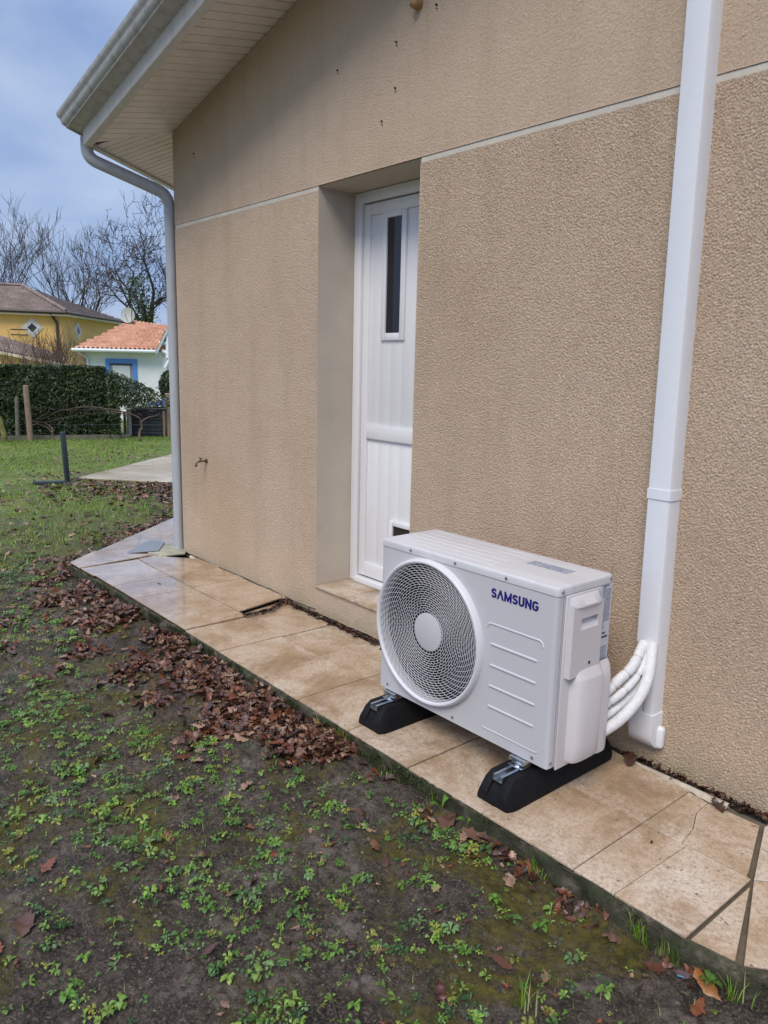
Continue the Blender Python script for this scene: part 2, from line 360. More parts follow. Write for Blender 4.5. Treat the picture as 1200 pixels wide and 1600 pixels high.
# panels butt against each other along the door reveals and the groove
parts = [(XC, D0, base_l, ZL - .012, .0048, .0026, .0102, 1), (D1, XE, base_r, ZL - .012, .0036, .0031, .0090, 2),
         (D0 + .0, D1, base_r, ZT - .012, .0048, .0026, .0100, 3), (XC, XE, ZL + .013, lambda x: roofz(x, 0) - .004, .0056, .0019, .0118, 4)]
for a in parts:
    V, F = wall_panel(*a); npmesh('wall', V, F, M_WALL, house)
mb = MB()
mb.box((XC, .0035, ZL - .0125), (D0 - .003, .3, ZL + .0125)); mb.box((D1 + .003, .0035, ZL - .0125), (XE, .3, ZL + .0125)); build('groove', mb, M_GROOVE, house)
# body of the house behind the render
mb = MB()
mb.prism([(XC, .012, -.3), (XC, .012, ZL), (D0 - .002, .012, ZL), (D0 - .002, .012, -.3)], (0, .29, 0))
mb.prism([(D1 + .002, .012, -.3), (D1 + .002, .012, ZL), (XE, .012, ZL), (XE, .012, -.3)], (0, .29, 0))
mb.prism([(XC, .012, ZL + .02), (XC, .012, roofz(XC, 0) - .01), (XE, .012, roofz(XE, 0) - .01), (XE, .012, ZL + .02)], (0, .29, 0))
build('wall_core', mb, M_WALL, house, smooth=False)
c39 = np.array([math.cos(R(39)), math.sin(R(39)), 0])
q1 = np.array([XE, 0, 0]); q2 = q1 + c39 * 3.2; q0 = np.array([XC, 0, 0]); q9 = q0 + EV * 4.6
mb = MB()
for a, b_ in ((q1, q2), (q2, q2 + np.array([0, 4., 0])), (q2 + np.array([0, 4., 0]), np.array([q9[0], q2[1] + 4, 0])), (np.array([q9[0], q2[1] + 4, 0]), q9), (q9, q0)):
    za, zb = roofz(a[0], a[1]) - .01, roofz(b_[0], b_[1]) - .01
    mb.add([(a[0], a[1], -.3), (b_[0], b_[1], -.3), (b_[0], b_[1], zb), (a[0], a[1], za)], [(0, 1, 2, 3)])
mb.add([(-7.8, .31, .12), (2.2, .31, .12), (2.2, 5, .12), (-7.8, 5, .12)], [(0, 1, 2, 3)]) if False else None
build('wall', mb, M_WALL, house, smooth=False)
# reveals, lintel underside, threshold
mb = MB()
mb.add([(D0, 0, ZT), (D0, DEP, ZT), (D0, DEP, ZL + .008), (D0, 0, ZL + .008)], [(0, 1, 2, 3)]); mb.add([(D1, 0, ZT), (D1, DEP, ZT), (D1, DEP, ZL + .008), (D1, 0, ZL + .008)], [(0, 1, 2, 3)])
mb.add([(D0, 0, ZL + .008), (D1, 0, ZL + .008), (D1, DEP, ZL + .008), (D0, DEP, ZL + .008)], [(0, 1, 2, 3)])
build('reveal', mb, M_REVEAL, house, smooth=False)
mb = MB(); mb.box((D0, .002, .02), (D1, .3, ZT - .012)); build('sill_block', mb, M_CEMENT2, house)
for a, b_ in ((D0 + .001, -3.30), (-3.295, -2.965), (-2.96, D1 - .001)):
    mb = MB(); mb.box((a, -.012, ZT - .0115), (b_, DEP + .02, ZT)); build('sill_tile', mb, M_TILE, house, bevel=.002)

# door (looking in, its face is about DEP behind the wall face)
door = thing('door', (0, 0, 0)); door.parent = house; door.location = Vector(((D0 + D1) / 2, DEP, ZT)) - house.location
def dbox(name, x0, x1, z0, z1, y0, y1, mat=M_DOOR, bev=.004):
    mb = MB(); mb.box((x0, y0, z0), (x1, y1, z1)); return build(name, mb, mat, door, bevel=bev)
Y = DEP
# fixed frame
mb = MB(); mb.box((D0 + .001, Y - .012, ZT + .001), (D0 + .062, Y + .06, ZL + .006)); build('frame', mb, M_DOOR, door, bevel=.005)
mb = MB(); mb.box((D1 - .062, Y - .012, ZT + .001), (D1 - .001, Y + .06, ZL + .006)); build('frame', mb, M_DOOR, door, bevel=.005)
mb = MB(); mb.box((D0 + .0625, Y - .012, ZL - .052), (D1 - .0625, Y + .06, ZL + .006)); build('frame', mb, M_DOOR, door, bevel=.005)
dbox('threshold', D0 + .0625, D1 - .0625, ZT + .001, ZT + .035, Y - .03, Y + .06)
dbox('seal', D0 + .0625, D1 - .0625, ZT + .0355, ZL - .0525, Y + .03, Y + .05, M_SEAL, 0)
# leaf
XL0, XL1 = D0 + .070, D1 - .070; Z0, Z1 = ZT + .045, ZL - .060
dbox('stile', XL0, XL0 + .052, Z0, Z1, Y + .003, Y + .055); dbox('stile', XL1 - .052, XL1, Z0, Z1, Y + .003, Y + .055)
dbox('rail', XL0 + .0525, XL1 - .0525, Z1 - .06, Z1, Y + .003, Y + .055); dbox('rail', XL0 + .0525, XL1 - .0525, Z0, Z0 + .085, Y + .003, Y + .055)
dbox('rail', XL0 + .0525, XL1 - .0525, 1.035, 1.115, Y + .001, Y + .055)
def planks(z0, z1, holes=()):
    xs = np.linspace(XL0 + .0525, XL1 - .0525, 7)
    for i in range(6):
        dbox('plank', xs[i] + .0001, xs[i + 1] - .0001, z0, z1, Y + .018, Y + .04, M_DOOR, .0005)
planks(Z0 + .086, 1.034); planks(1.116, Z1 - .061)
for cx in (-3.262, -3.262 + .345):
    x0, x1, z0, z1 = cx - .098, cx + .098, 1.595, 2.285
    fr = MB(); fr.box((x0, Y + .004, z0), (x0 + .038, Y + .02, z1)); fr.box((x1 - .038, Y + .004, z0), (x1, Y + .02, z1)); fr.box((x0 + .0385, Y + .004, z0), (x1 - .0385, Y + .02, z0 + .04)); fr.box((x0 + .0385, Y + .004, z1 - .04), (x1 - .0385, Y + .02, z1))
    build('window_frame', fr, M_DOOR, door, bevel=.005)
    mb = MB(); mb.box((x0 + .0385, Y + .0145, z0 + .0405), (x1 - .0385, Y + .0175, z1 - .0405)); build('pane', mb, M_GLASS, door)
fx0, fx1, fz0, fz1 = -3.235, -3.01, .33, .585
fr = MB(); fr.box((fx0, Y - .006, fz0), (fx0 + .028, Y + .017, fz1)); fr.box((fx1 - .028, Y - .006, fz0), (fx1, Y + .017, fz1)); fr.box((fx0 + .0285, Y - .006, fz0), (fx1 - .0285, Y + .017, fz0 + .03)); fr.box((fx0 + .0285, Y - .006, fz1 - .03), (fx1 - .0285, Y + .017, fz1))
build('cat_flap_frame', fr, M_DOOR, door, bevel=.005)
mb = MB(); mb.box((fx0 + .0285, Y + .006, fz0 + .0305), (fx1 - .0285, Y + .01, fz1 - .0305)); build('cat_flap', mb, M_FLAP, door)

# roof overhang: sloping soffit boards, fascia, moulded trim
PX, PY = -5.545, -.532
TM = math.tan(EA / 2)
def onroof(x, y, dz=0): return np.array([x, y, roofz(x, y) + dz])
K0 = onroof(XC + .02, .0); P0 = onroof(PX, PY)
mit = (P0 - K0)
# boards on the gable side: run from the wall to the fascia
xs = PX + .01; wbd = .0745
def soffit_board(a, b_, c_, d_, th=.012):       # quad on the roof plane, lower face grooved
    up = np.array([0, 0, th]); mb = MB(); P = [np.array(q) for q in (a, b_, c_, d_)]; cen = sum(P) / 4
    mb.prism(P, up); return build('soffit_board', mb, M_SOFFIT, house, bevel=.0028, seg=1)
def mitre_x(y): return K0[0] + mit[0] * (y - K0[1]) / mit[1]
x = PX + .012
while x < XE + .45:
    x1 = x + wbd - .0065
    def ytop(xx):                                # the board ends on the mitre line near the corner
        if xx >= K0[0] - .001: return .02
        return K0[1] + mit[1] * (xx - K0[0]) / mit[0]
    pe = PY + .008 + .031 * (x - PX); a = onroof(x, pe); b_ = onroof(x1, pe + .002); c_ = onroof(x1, min(.02, ytop(x1))); d_ = onroof(x, min(.02, ytop(x)))
    if c_[1] - b_[1] > .02:
        if d_[1] - a[1] < .006: d_ = a + np.array([0, .006, .0011])
        soffit_board(a, b_, c_, d_)
    x += wbd
# boards on the corner side: run out from the other wall
def roofpt(s, t): q = K0 + EV * s - NV * t; return onroof(q[0], q[1])
OV = -float((P0 - K0) @ NV)                      # overhang depth on that side
sP = float((P0 - K0) @ EV)
s = sP + .004
while s < 4.4:
    s1 = s + wbd - .0065
    def tin(ss): return OV * ss / sP if (sP != 0 and 0 > sP and ss < 0) else 0.0
    a = roofpt(s, OV - .01); b_ = roofpt(s1, OV - .01); c_ = roofpt(s1, max(.0, tin(s1)) - (.02 if s1 > 0 else 0)); d_ = roofpt(s, max(0, tin(s)) - (.02 if s > 0 else 0))
    if np.linalg.norm(a - d_) > .015: soffit_board(a, b_, c_, d_)
    s += wbd
# backing sheet above the boards and the tiled deck
RY = 7.2
far_e = 4.9
A1 = np.array([XE + 4.2, PY]); A2 = np.array([XE + 4.2, RY]); A3 = (P0 + EV * far_e)[:2] + NV[:2] * 5; A4 = (P0 + EV * far_e)[:2]
deck = [onroof(PX + .01, PY + .01, .016), onroof(A1[0], A1[1] + .031 * (A1[0] - PX) + .01, .016), onroof(A2[0], A2[1], .016), onroof(A3[0], A3[1], .016), onroof(A4[0], A4[1], .016)]
mb = MB(); mb.prism(deck, (0, 0, .02)); build('soffit_backing', mb, M_VOID, house, smooth=False)
mb = MB(); mb.prism([p + np.array([0, 0, .12]) for p in deck], (0, 0, .05)); build('roof', mb, simple('roof_clay', (.34, .17, .11), .8, var=.3), house, smooth=False)
def run(profile, L1, start_o, name, mat, side):
    # profile: list of (outward, up); mitred at the corner above P0; side 'rake' goes along +x, side 'eave' along EV
    mb = MB(); n = len(profile)
    A = []; B = []
    for o, u in profile:
        c0 = np.array([PX - o * TM, PY - o, P0[2] + u]); A.append(c0)
        B.append(c0 + (np.array([1, .031, SL + .188 * .031]) * L1 if side == 'rake' else EV * L1))
    mb.add(A + B, [(i, (i + 1) % n, n + (i + 1) % n, n + i) for i in range(n)] + [tuple(range(n)), tuple(range(n, 2 * n))[::-1]])
    return build(name, mb, mat, house, smooth=True, ang=50)
fas = [(-.030, -.006), (-.030, -.010), (.016, -.010), (.022, -.004), (.022, .084), (-.012, .084)]
prof = [(-.01, .100), (.010, .100), (.0225, .082), (.104, .098), (.108, .088), (.118, .088), (.119, .098), (.128, .100), (.140, .110), (.147, .128), (.150, .140), (.160, .146), (.168, .158), (.171, .174), (.164, .178), (-.01, .21)]
run(fas, 9, 0, 'fascia', M_FASCIA, 'rake'); run(fas, 4.9, 0, 'fascia', M_FASCIA, 'eave')
run(prof, 9, 0, 'verge_trim', M_TRIM, 'rake'); run(prof, 4.9, 0, 'gutter', M_TRIM, 'eave')

# downpipe: out of the gutter by the corner, back under the eave, down the corner
pb = np.array([XC - .012, 0, 0]) - NV * .062 + EV * .012
pb = q0 - NV * .052 + EV * .030
g0 = P0 + EV * .07 - NV * .045
pts = [g0 + (0, 0, .06), g0 + (0, 0, -.02), g0 + (0, 0, -.05)]
kn = np.array([pb[0], pb[1], 2.62])
def bez(a, b_, c_, n=8): return [(1 - t) ** 2 * a + 2 * t * (1 - t) * b_ + t * t * c_ for t in np.linspace(0, 1, n)]
e1 = g0 + (0, 0, -.07); dirn = (kn - e1) / np.linalg.norm(kn - e1)
path = [g0 + (0, 0, .06), g0 + (0, 0, -.0)] + bez(g0 + (0, 0, -.01), e1, e1 + dirn * .07)[1:] + bez(kn - dirn * .08, kn, kn + (0, 0, -.09)) + [np.array([pb[0], pb[1], 1.2]), np.array([pb[0] - .0, pb[1], .012])]
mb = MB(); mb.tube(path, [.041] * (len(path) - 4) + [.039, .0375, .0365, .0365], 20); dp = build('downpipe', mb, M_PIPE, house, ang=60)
mb = MB(); mb.tube([kn - dirn * .13, kn - dirn * .075], .0425, 20); mb.tube([kn + (0, 0, -.09), kn + (0, 0, -.13)], .0405, 20); build('collar', mb, M_PIPE, dp, ang=60) if False else build('pipe_collar', mb, M_PIPE, house, ang=60)

# small fixings and pits on the wall
for i, (x, z) in enumerate(((-5.04, 2.83), (-2.965, 2.944), (-3.423, 2.938), (-2.966, 2.746), (-3.06, 2.62), (-2.70, 3.02))):
    mb = MB(); mb.tube([(x, -.008, z), (x, .01, z)], .0042, 8); mb.tube([(x + .003, -.004, z - .016), (x + .003, .01, z - .016)], .0025, 6); build('wall_pit', mb, M_VOID, house)
mb = MB(); mb.tube([(-2.815, .0, 3.06), (-2.815, -.03, 3.055), (-2.815, -.045, 3.04)], [.026, .024, .012], 12); build('wall_knob', mb, simple('wasp_mud', (.33, .2, .09), .8), house)
mb = MB(); mb.tube([(-2.86, .10, 2.40), (-2.86, .10, 2.375)], [.018, .012], 8); build('mud_nest', mb, simple('nest_mud', (.2, .15, .1), .9), house)

# tap
tap = thing('garden_tap', (-4.952, 0, .755), 'small old brass garden tap sticking out of the roughcast wall near the downpipe', 'tap')
M_BRASS = simple('old_brass', (.16, .12, .08), .45, .7, var=.4, scale=40)
mb = MB(); mb.tube([(-4.952, .0, .755), (-4.952, -.012, .755)], .022, 14); mb.tube([(-4.952, -.01, .755), (-4.954, -.075, .755)], .0095, 10)
mb.tube([(-4.954, -.06, .755), (-4.955, -.095, .752), (-4.956, -.115, .738), (-4.956, -.12, .715)], [.011, .011, .010, .0095], 10); mb.tube([(-4.956, -.12, .722), (-4.956, -.121, .70)], .0125, 10); build('spout', mb, M_BRASS, tap, ang=50)
mb = MB(); mb.tube([(-4.954, -.07, .76), (-4.954, -.07, .785)], .008, 8); mb.tube([(-4.985, -.07, .787), (-4.923, -.07, .787)], .006, 8); build('handle', mb, M_BRASS, tap)

tap.scale = (.68, .68, .68)
# ------------------------------------------------------------------ paving round the house
pave = thing('pavement', (-3, -.4, G), kind='structure')
def poly_inset(P, d):
    P = [np.array(p[:2], float) for p in P]; n = len(P); area = sum(P[i][0] * P[(i + 1) % n][1] - P[(i + 1) % n][0] * P[i][1] for i in range(n))
    if area < 0: P = P[::-1]
    out = []
    for i in range(n):
        a, b_, c_ = P[i - 1], P[i], P[(i + 1) % n]; e1 = (b_ - a) / np.linalg.norm(b_ - a); e2 = (c_ - b_) / np.linalg.norm(c_ - b_)
        n1 = np.array([-e1[1], e1[0]]); n2 = np.array([-e2[1], e2[0]]); m_ = (n1 + n2) / (1 + n1 @ n2); out.append(b_ + m_ * d)
    return out
def tile(P, z=0.0, sx=0, sy=0, joint=.0022, th=.009, jag=0):
    Q = poly_inset(P, joint); c_ = sum(Q) / len(Q); mb = MB()
    top = [np.array([q[0], q[1], z + sx * (q[0] - c_[0]) + sy * (q[1] - c_[1])]) for q in Q]
    mb.prism([t_ - (0, 0, th) for t_ in top], (0, 0, th)); return build('tile', mb, M_TILE, pave, bevel=.0012, seg=1)
YO, YM = -.778, -.398
jx = [-3.725, -4.070, -4.425, -4.765, -5.085]
outc = np.array([-5.493, -.822])
# far (raised) half: rows from the step at x=-3.725 to the mitre
ZA, ZB = .004, -.006
xs = [-3.735] + jx[1:] + [-5.32]
for i in range(5):
    a, b_ = xs[i], xs[i + 1]
    t = lambda x_: YO - .012 * (x_ + 3.7) / -1.8 * 1.2 if x_ < -3.7 else YO
    if i < 4:
        tile([(a, t(a)), (b_, t(b_)), (b_, YM + .008), (a, YM + .008)], ZA + .002 * random.random(), random.uniform(-.002, .002), random.uniform(-.002, .004))
        tile([(a - .0 if i else -3.82, YM + .008), (b_, YM + .008), (b_, -.022 - .02 * random.random()), (a if i else -3.90, -.012)], ZA + .004 + .003 * random.random(), random.uniform(-.002, .002), .004)
tile([(-5.085, -.80), (-5.315, -.806), (-5.335, YM + .02), (-5.085, YM + .008)], ZA)
tile([(-5.085, YM + .008), (-5.335, YM + .02), (-5.352, -.25), (-5.085, -.03)], ZA + .003)
# beyond the mitre: the walk turns round the corner
def ce(u, v): q = outc + EV[:2] * u + NV[:2] * v; return (q[0], q[1])
prev = 0
tile([(-5.318, -.812), (-5.493, -.822), ce(.33, 0), ce(.33, .30), (-5.36, -.24)], ZA + .010, -.02, .01)
u = .33
while u < 5:
    u2 = u + .365
    tile([ce(u, 0), ce(u2, 0), ce(u2, .30), ce(u, .30)], ZA + .004 + .003 * random.random())
    tile([ce(u, .30), ce(u2, .30), ce(u2, .58), ce(u, .58)], ZA + .004 + .003 * random.random()); u = u2
# near (sunken) half
jr = [-3.735, -3.353, -2.988, -2.630, -2.262, -1.897, -1.526, -1.157]
for i in range(7):
    a, b_ = jr[i], jr[i + 1]; z = ZB + random.uniform(-.002, .002)
    tile([(a, YO), (b_, YO), (b_, YM), (a, YM)], z, random.uniform(-.003, .003), random.uniform(-.004, .002))
    a2 = a if i else -3.812
    tile([(a2, YM), (b_, YM), (b_, -.055 if i < 6 else -.09), (a2 if i else -3.885, -.045)], z - .002 - (.006 if i < 2 else 0), random.uniform(-.003, .003), -.006 if i < 3 else .0)
tile([(-1.157, YO), (-1.019, YO + .002), (-1.003, YM), (-1.157, YM)], ZB, joint=.0012); tile([(-1.019, YO + .002), (-.803, YO + .004), (-.800, YM), (-1.003, YM)], ZB + .0006, joint=.0012)
tile([(-1.157, YM), (-1.020, YM), (-1.035, -.30), (-1.075, -.20), (-1.078, -.11), (-1.157, -.095)], ZB, joint=.001)
tile([(-1.020, YM), (-.812, YM + .002), (-.905, -.105), (-1.078, -.11), (-1.075, -.20), (-1.035, -.30)], ZB + .001, joint=.001)
tile([(-.795, YO + .004), (-.678, -.752), (-.792, -.41)], ZB, joint=.004)
def cr_(u, v): q = np.array([-.66, -.752]) + c39[:2] * u + np.array([-c39[1], c39[0]]) * v; return (q[0], q[1])
m1 = (-.797, -.40); m2 = (-.897, -.10)
tile([(-.664, -.752), cr_(.30, 0), cr_(.30, .37), m1], ZB, joint=.004); tile([m1, cr_(.30, .37), cr_(.30, .72), m2], ZB, joint=.004)
for u in np.arange(.30, 3.2, .365):
    tile([cr_(u, 0), cr_(u + .365, 0), cr_(u + .365, .37), cr_(u, .37)], ZB); tile([cr_(u, .37), cr_(u + .365, .37), cr_(u + .365, .72), cr_(u, .72)], ZB)
# bedding / concrete slab with a rough, mossy outer edge
outer = [cr_(3.6, 0)]+[(-.66, -.752)] + [(x_, YO + (.004 if x_ > -1 else 0)) for x_ in (-.80, -2.3, -3.73)] + [(-4.6, -.792), (-5.493, -.822)] + [ce(5.1, 0)]
inner = [ce(5.1, .62), ce(.4, .62), (XC + .05, .01), (XE, .01), cr_(3.6, .78)]
mb = MB(); mb.prism([(p_[0], p_[1], -.028) for p_ in [np.array(q) for q in poly_inset(outer + inner, .006)]], (0, 0, .004)); build('bedding', mb, M_MORTAR, pave, smooth=False)
ov = []
for i in range(len(outer) - 1):
    a, b_ = np.array(outer[i]), np.array(outer[i + 1]); nseg = max(2, int(np.linalg.norm(b_ - a) / .012))
    for j in range(nseg): ov.append(a + (b_ - a) * j / nseg)
ov.append(np.array(outer[-1])); ov = np.array(ov); tang = np.gradient(ov, axis=0); tang /= np.linalg.norm(tang, axis=1)[:, None]; outn = np.stack([-tang[:, 1], tang[:, 0]], 1)
if outn[50] @ np.array([0, -1]) < 0: outn = -outn
zr = [-.0095, -.012, -.03, -.05, -.075, -.10, -.13]; V = []
for zi, z in enumerate(zr):
    for i, p_ in enumerate(ov):
        s_ = i * .012; d = (-.004 if zi == 0 else 0.001) + .018 * mnoise.fractal(Vector((s_ * 9, z * 14, 3)), 1, 2, 4) * (zi > 0) + .012 * max(0, mnoise.noise(Vector((s_ * 2.3, 0, 9)))) * (zi > 2)
        if p_[0] > -1.1 and zi > 1: d += .012 * (1 + mnoise.noise(Vector((s_ * 6, z * 20, 1))))
        V.append((p_[0] + outn[i][0] * d, p_[1] + outn[i][1] * d, z))
n_ = len(ov); i = np.arange(len(zr) - 1)[:, None] * n_ + np.arange(n_ - 1)[None, :]
npmesh('slab_edge', V, np.stack([i, i + 1, i + n_ + 1, i + n_], -1).reshape(-1, 4), M_CONC, pave)
# plaster skirting / cement fillet under the wall on the near half, cracked away from the wall
def fillet(x0, x1, yw, wdt, zt, seed, mat, name):
    xs_ = np.arange(x0, x1, .012); V = []
    for x_ in xs_:
        w_ = wdt * (.75 + .6 * mnoise.noise(Vector((x_ * 7, seed, 0))) + .3 * mnoise.noise(Vector((x_ * 30, seed, 0))))
        g_ = .006 * mnoise.noise(Vector((x_ * 9, seed, 5)))
        V += [(x_, yw + g_ + .0, zt - .02), (x_, yw + g_, zt), (x_, yw - w_ * .5 + g_, zt - .001), (x_, yw - w_, zt - .014)]
    m_ = len(xs_); F = []
    for a in range(m_ - 1):
        for b_ in range(3): F.append((a * 4 + b_, a * 4 + b_ + 1, a * 4 + 5 + b_, a * 4 + 4 + b_))
    return npmesh(name, V, F, mat, pave)
fillet(-1.40, -1.02, -.062, .030, -.001, 2, M_CEMENT2, 'cement_fillet')
fillet(-5.2, -3.85, -.026, .026, .009, 6, M_CEMENT2, 'cement_fillet')
mb = MB(); mb.box((-3.85, -.052, -.3), (XE - .02, .012, -.0215)); mb.box((XC + .02, -.024, -.3), (-3.86, .012, -.010)); build('gap', mb, M_VOID, pave, smooth=False)
# plate and cement patch where the downpipe meets the walk
pl = thing('metal_plate', (-5.62, -.24, .006), 'grey wet metal plate lying on the tiles beside the foot of the downpipe', 'plate')
mb = MB(); mb.prism([(-5.50, -.385, .012), (-5.42, -.18, .020), (-5.66, -.02, .020), (-5.80, -.09, .016), (-5.545, -.375, .012)], (0, 0, .004)); build('plate', mb, M_PLATE, pl, smooth=False)
mb = MB(); mb.prism([(-5.30, -.22, .004), (-5.25, -.045, .004), (-5.42, .06, .004), (-5.66, -.03, .004), (-5.44, -.26, .004)], (0, 0, .011)); tag(build('cement_patch', mb, M_CEMENT, pave, bevel=.003), 'greenish rough cement patch round the pipe')
# terrace slab further off
tc = np.array([-10.0, .76]); tr = [tc, tc + NV[:2] * 3.2, tc + NV[:2] * 3.2 + EV[:2] * 7, tc + EV[:2] * 7]
terr = thing('terrace', (tc[0], tc[1], G), kind='structure')
for i in range(5):
    for j in range(3):
        a = tc + NV[:2] * (1.07 * j) + EV[:2] * (1.4 * i); q = poly_inset([a, a + NV[:2] * 1.07, a + NV[:2] * 1.07 + EV[:2] * 1.4, a + EV[:2] * 1.4], .006)
        mb = MB(); mb.prism([(p_[0], p_[1], G - .05) for p_ in q], (0, 0, .088 + .002 * ((i + j) % 2))); build('paving_slab', mb, M_TERR, terr, bevel=.004, seg=1)
mb = MB(); q = poly_inset(tr, .003); mb.prism([(p_[0], p_[1], G - .06) for p_ in q], (0, 0, .08)); build('bed', mb, M_MORTAR, terr, smooth=False)

# ------------------------------------------------------------------ outdoor unit
UX0, UX1, UY0, UY1, UZ0, UZ1 = -2.301, -1.4195, -.583, -.275, .130, .768
unit = thing('outdoor_unit', ((UX0 + UX1) / 2, (UY0 + UY1) / 2, UZ0), 'white air conditioner outdoor unit with round fan grille, standing on black rubber feet', 'air conditioner')
GX, GZ, GRr = -2.016, .446, .271
ZLID = UZ1 - .030
# shell: open box with a round hole in front
def rrect(x0, x1, y0, y1, r, n=5):
    o = []
    for cx, cy, a0 in ((x1 - r, y0 + r, -90), (x1 - r, y1 - r, 0), (x0 + r, y1 - r, 90), (x0 + r, y0 + r, 180)):
        for i in range(n): a = R(a0 + 90 * i / (n - 1)); o.append((cx + r * math.cos(a), cy + r * math.sin(a)))
    return o
rr_ = rrect(UX0, UX1, UY0, UY1, .014)
front = MB()
n = 128; circ = [(GX + GRr * math.cos(2 * math.pi * i / n), UY0, GZ + GRr * math.sin(2 * math.pi * i / n)) for i in range(n)]
fx0, fx1, fz0, fz1 = UX0 + .014, UX1 - .014, UZ0 + .0, ZLID - .0015
def torect(px, pz):
    dx, dz = px - GX, pz - GZ; t = min([(fx1 - GX) / dx if dx > 1e-9 else 9e9, (fx0 - GX) / dx if dx < -1e-9 else 9e9, (fz1 - GZ) / dz if dz > 1e-9 else 9e9, (fz0 - GZ) / dz if dz < -1e-9 else 9e9])
    return (GX + dx * t, UY0, GZ + dz * t)
angs = sorted([2 * math.pi * i / n for i in range(n)] + [math.atan2(zz - GZ, xx - GX) % (2 * math.pi) for xx in (fx0, fx1) for zz in (fz0, fz1)])
inn = [(GX + GRr * math.cos(a), UY0, GZ + GRr * math.sin(a)) for a in angs]; out_ = [torect(p_[0], p_[2]) for p_ in inn]; m = len(angs)
bk = [(p_[0], UY0 + .03, p_[2]) for p_ in inn]
front.add(inn + out_ + bk, [(i, (i + 1) % m, m + (i + 1) % m, m + i) for i in range(m)] + [(i, (i + 1) % m, 2 * m + (i + 1) % m, 2 * m + i) for i in range(m)])
# rounded vertical front edges
for sx_, x_ in ((1, UX1 - .014), (-1, UX0 + .014)):
    arc = [(x_ + sx_ * .014 * math.sin(a), UY0 + .014 - .014 * math.cos(a)) for a in np.linspace(0, math.pi / 2, 6)]
    if sx_ > 0: arc.append((UX1, UY0 + .030))
    else: arc.append((UX0, UY0 + .03))
    vs_ = [(a[0], a[1], UZ0) for a in arc] + [(a[0], a[1], ZLID - .0015) for a in arc]; q = len(arc)
    front.add(vs_, [(i, i + 1, q + i + 1, q + i) for i in range(q - 1)])
build('front_panel', front, M_UNIT, unit, ang=50)
mb = MB(); mb.box((UX0 + .0015, UY0 + .0315, UZ0 + .001), (UX1 - .0008, UY1, ZLID - .0015)) if False else None
mb = MB()
for (a, b_) in (((UX0, UY0 + .0315), (UX0, UY1)), ((UX0, UY1), (UX1, UY1)), ((UX1, UY1), (UX1, UY0 + .0315))):
    mb.add([(a[0], a[1], UZ0), (b_[0], b_[1], UZ0), (b_[0], b_[1], ZLID - .0015), (a[0], a[1], ZLID - .0015)], [(0, 1, 2, 3)])
build('side_panel', mb, M_UNIT, unit, smooth=False)
mb = MB(); mb.box((UX0 + .004, UY0 + .004, UZ0 - .004), (UX1 - .004, UY1 - .002, UZ0 + .012)); build('base_pan', mb, M_UNIT, unit, bevel=.003)
mb = MB(); mb.box((UX1 - .004, UY0 + .029, UZ0 + .002), (UX1 - .0015, UY0 + .033, ZLID - .003)); build('seam', mb, M_VOID, unit)
# lid
mb = MB(); lr = rrect(UX0 - .0025, UX1 + .0025, UY0 - .0025, UY1 + .002, .016, 6); nl = len(lr)
def ins(d): return [(x_ + (d if x_ < GX + .15 else -d), y_ + (d if y_ < -.43 else -d)) for x_, y_ in lr]
lay = [(lr, ZLID), (lr, UZ1 - .010), (ins(.0015), UZ1 - .0045), (ins(.005), UZ1 - .001), (ins(.010), UZ1 + .0003)]
vs_ = [(q[0], q[1], z) for l_, z in lay for q in l_]
fs_ = [(k_ * nl + i, k_ * nl + (i + 1) % nl, (k_ + 1) * nl + (i + 1) % nl, (k_ + 1) * nl + i) for k_ in range(4) for i in range(nl)] + [tuple(4 * nl + i for i in range(nl)), tuple(range(nl))[::-1]]
mb.add(vs_, fs_); lid = build('lid', mb, M_LID, unit, ang=40)
for y_ in np.linspace(UY0 + .045, UY1 - .04, 6):                     # pressed ribs in the lid
    mb = MB(); mb.tube([(UX0 + .05, y_, UZ1 - .0028), (-1.74, y_, UZ1 - .0028)], .0045, 8); build('lid_rib', mb, M_LID, lid if False else unit, ang=60)
mb = MB(); mb.prism([(-1.690, -.419, UZ1 + .0006), (-1.690, -.366, UZ1 + .0006), (-1.512, -.366, UZ1 + .0006), (-1.512, -.419, UZ1 + .0006)], (0, 0, .0006)); tag(build('lid_label', mb, M_LABEL, unit, smooth=False), 'grey printed label on the lid')
def screw(x_, y_, z, ax):
    d = {'y': (0, -.004, 0), 'x': (.004, 0, 0)}[ax]; mb = MB(); p_ = np.array([x_, y_, z]); mb.tube([p_ - np.array(d) * .4, p_ + np.array(d) * .6, p_ + np.array(d)], [.0062, .0058, .003], 10); build('screw', mb, M_SCREW, unit, ang=50)
for x_, z in ((-2.124, .752), (-1.882, .752), (-1.637, .752)): screw(x_, UY0 - .003, z, 'y')
for x_, z in ((-2.245, .152), (-1.865, .150), (-1.482, .150)): screw(x_, UY0 - .001, z, 'y')
screw(UX1 + .003, UY0 + .02, .752, 'x'); screw(UX1 + .003, UY1 - .018, .754, 'x'); screw(UX1 + .001, UY0 + .045, .147, 'x'); screw(UX1 + .001, UY0 + .018, .15, 'x')
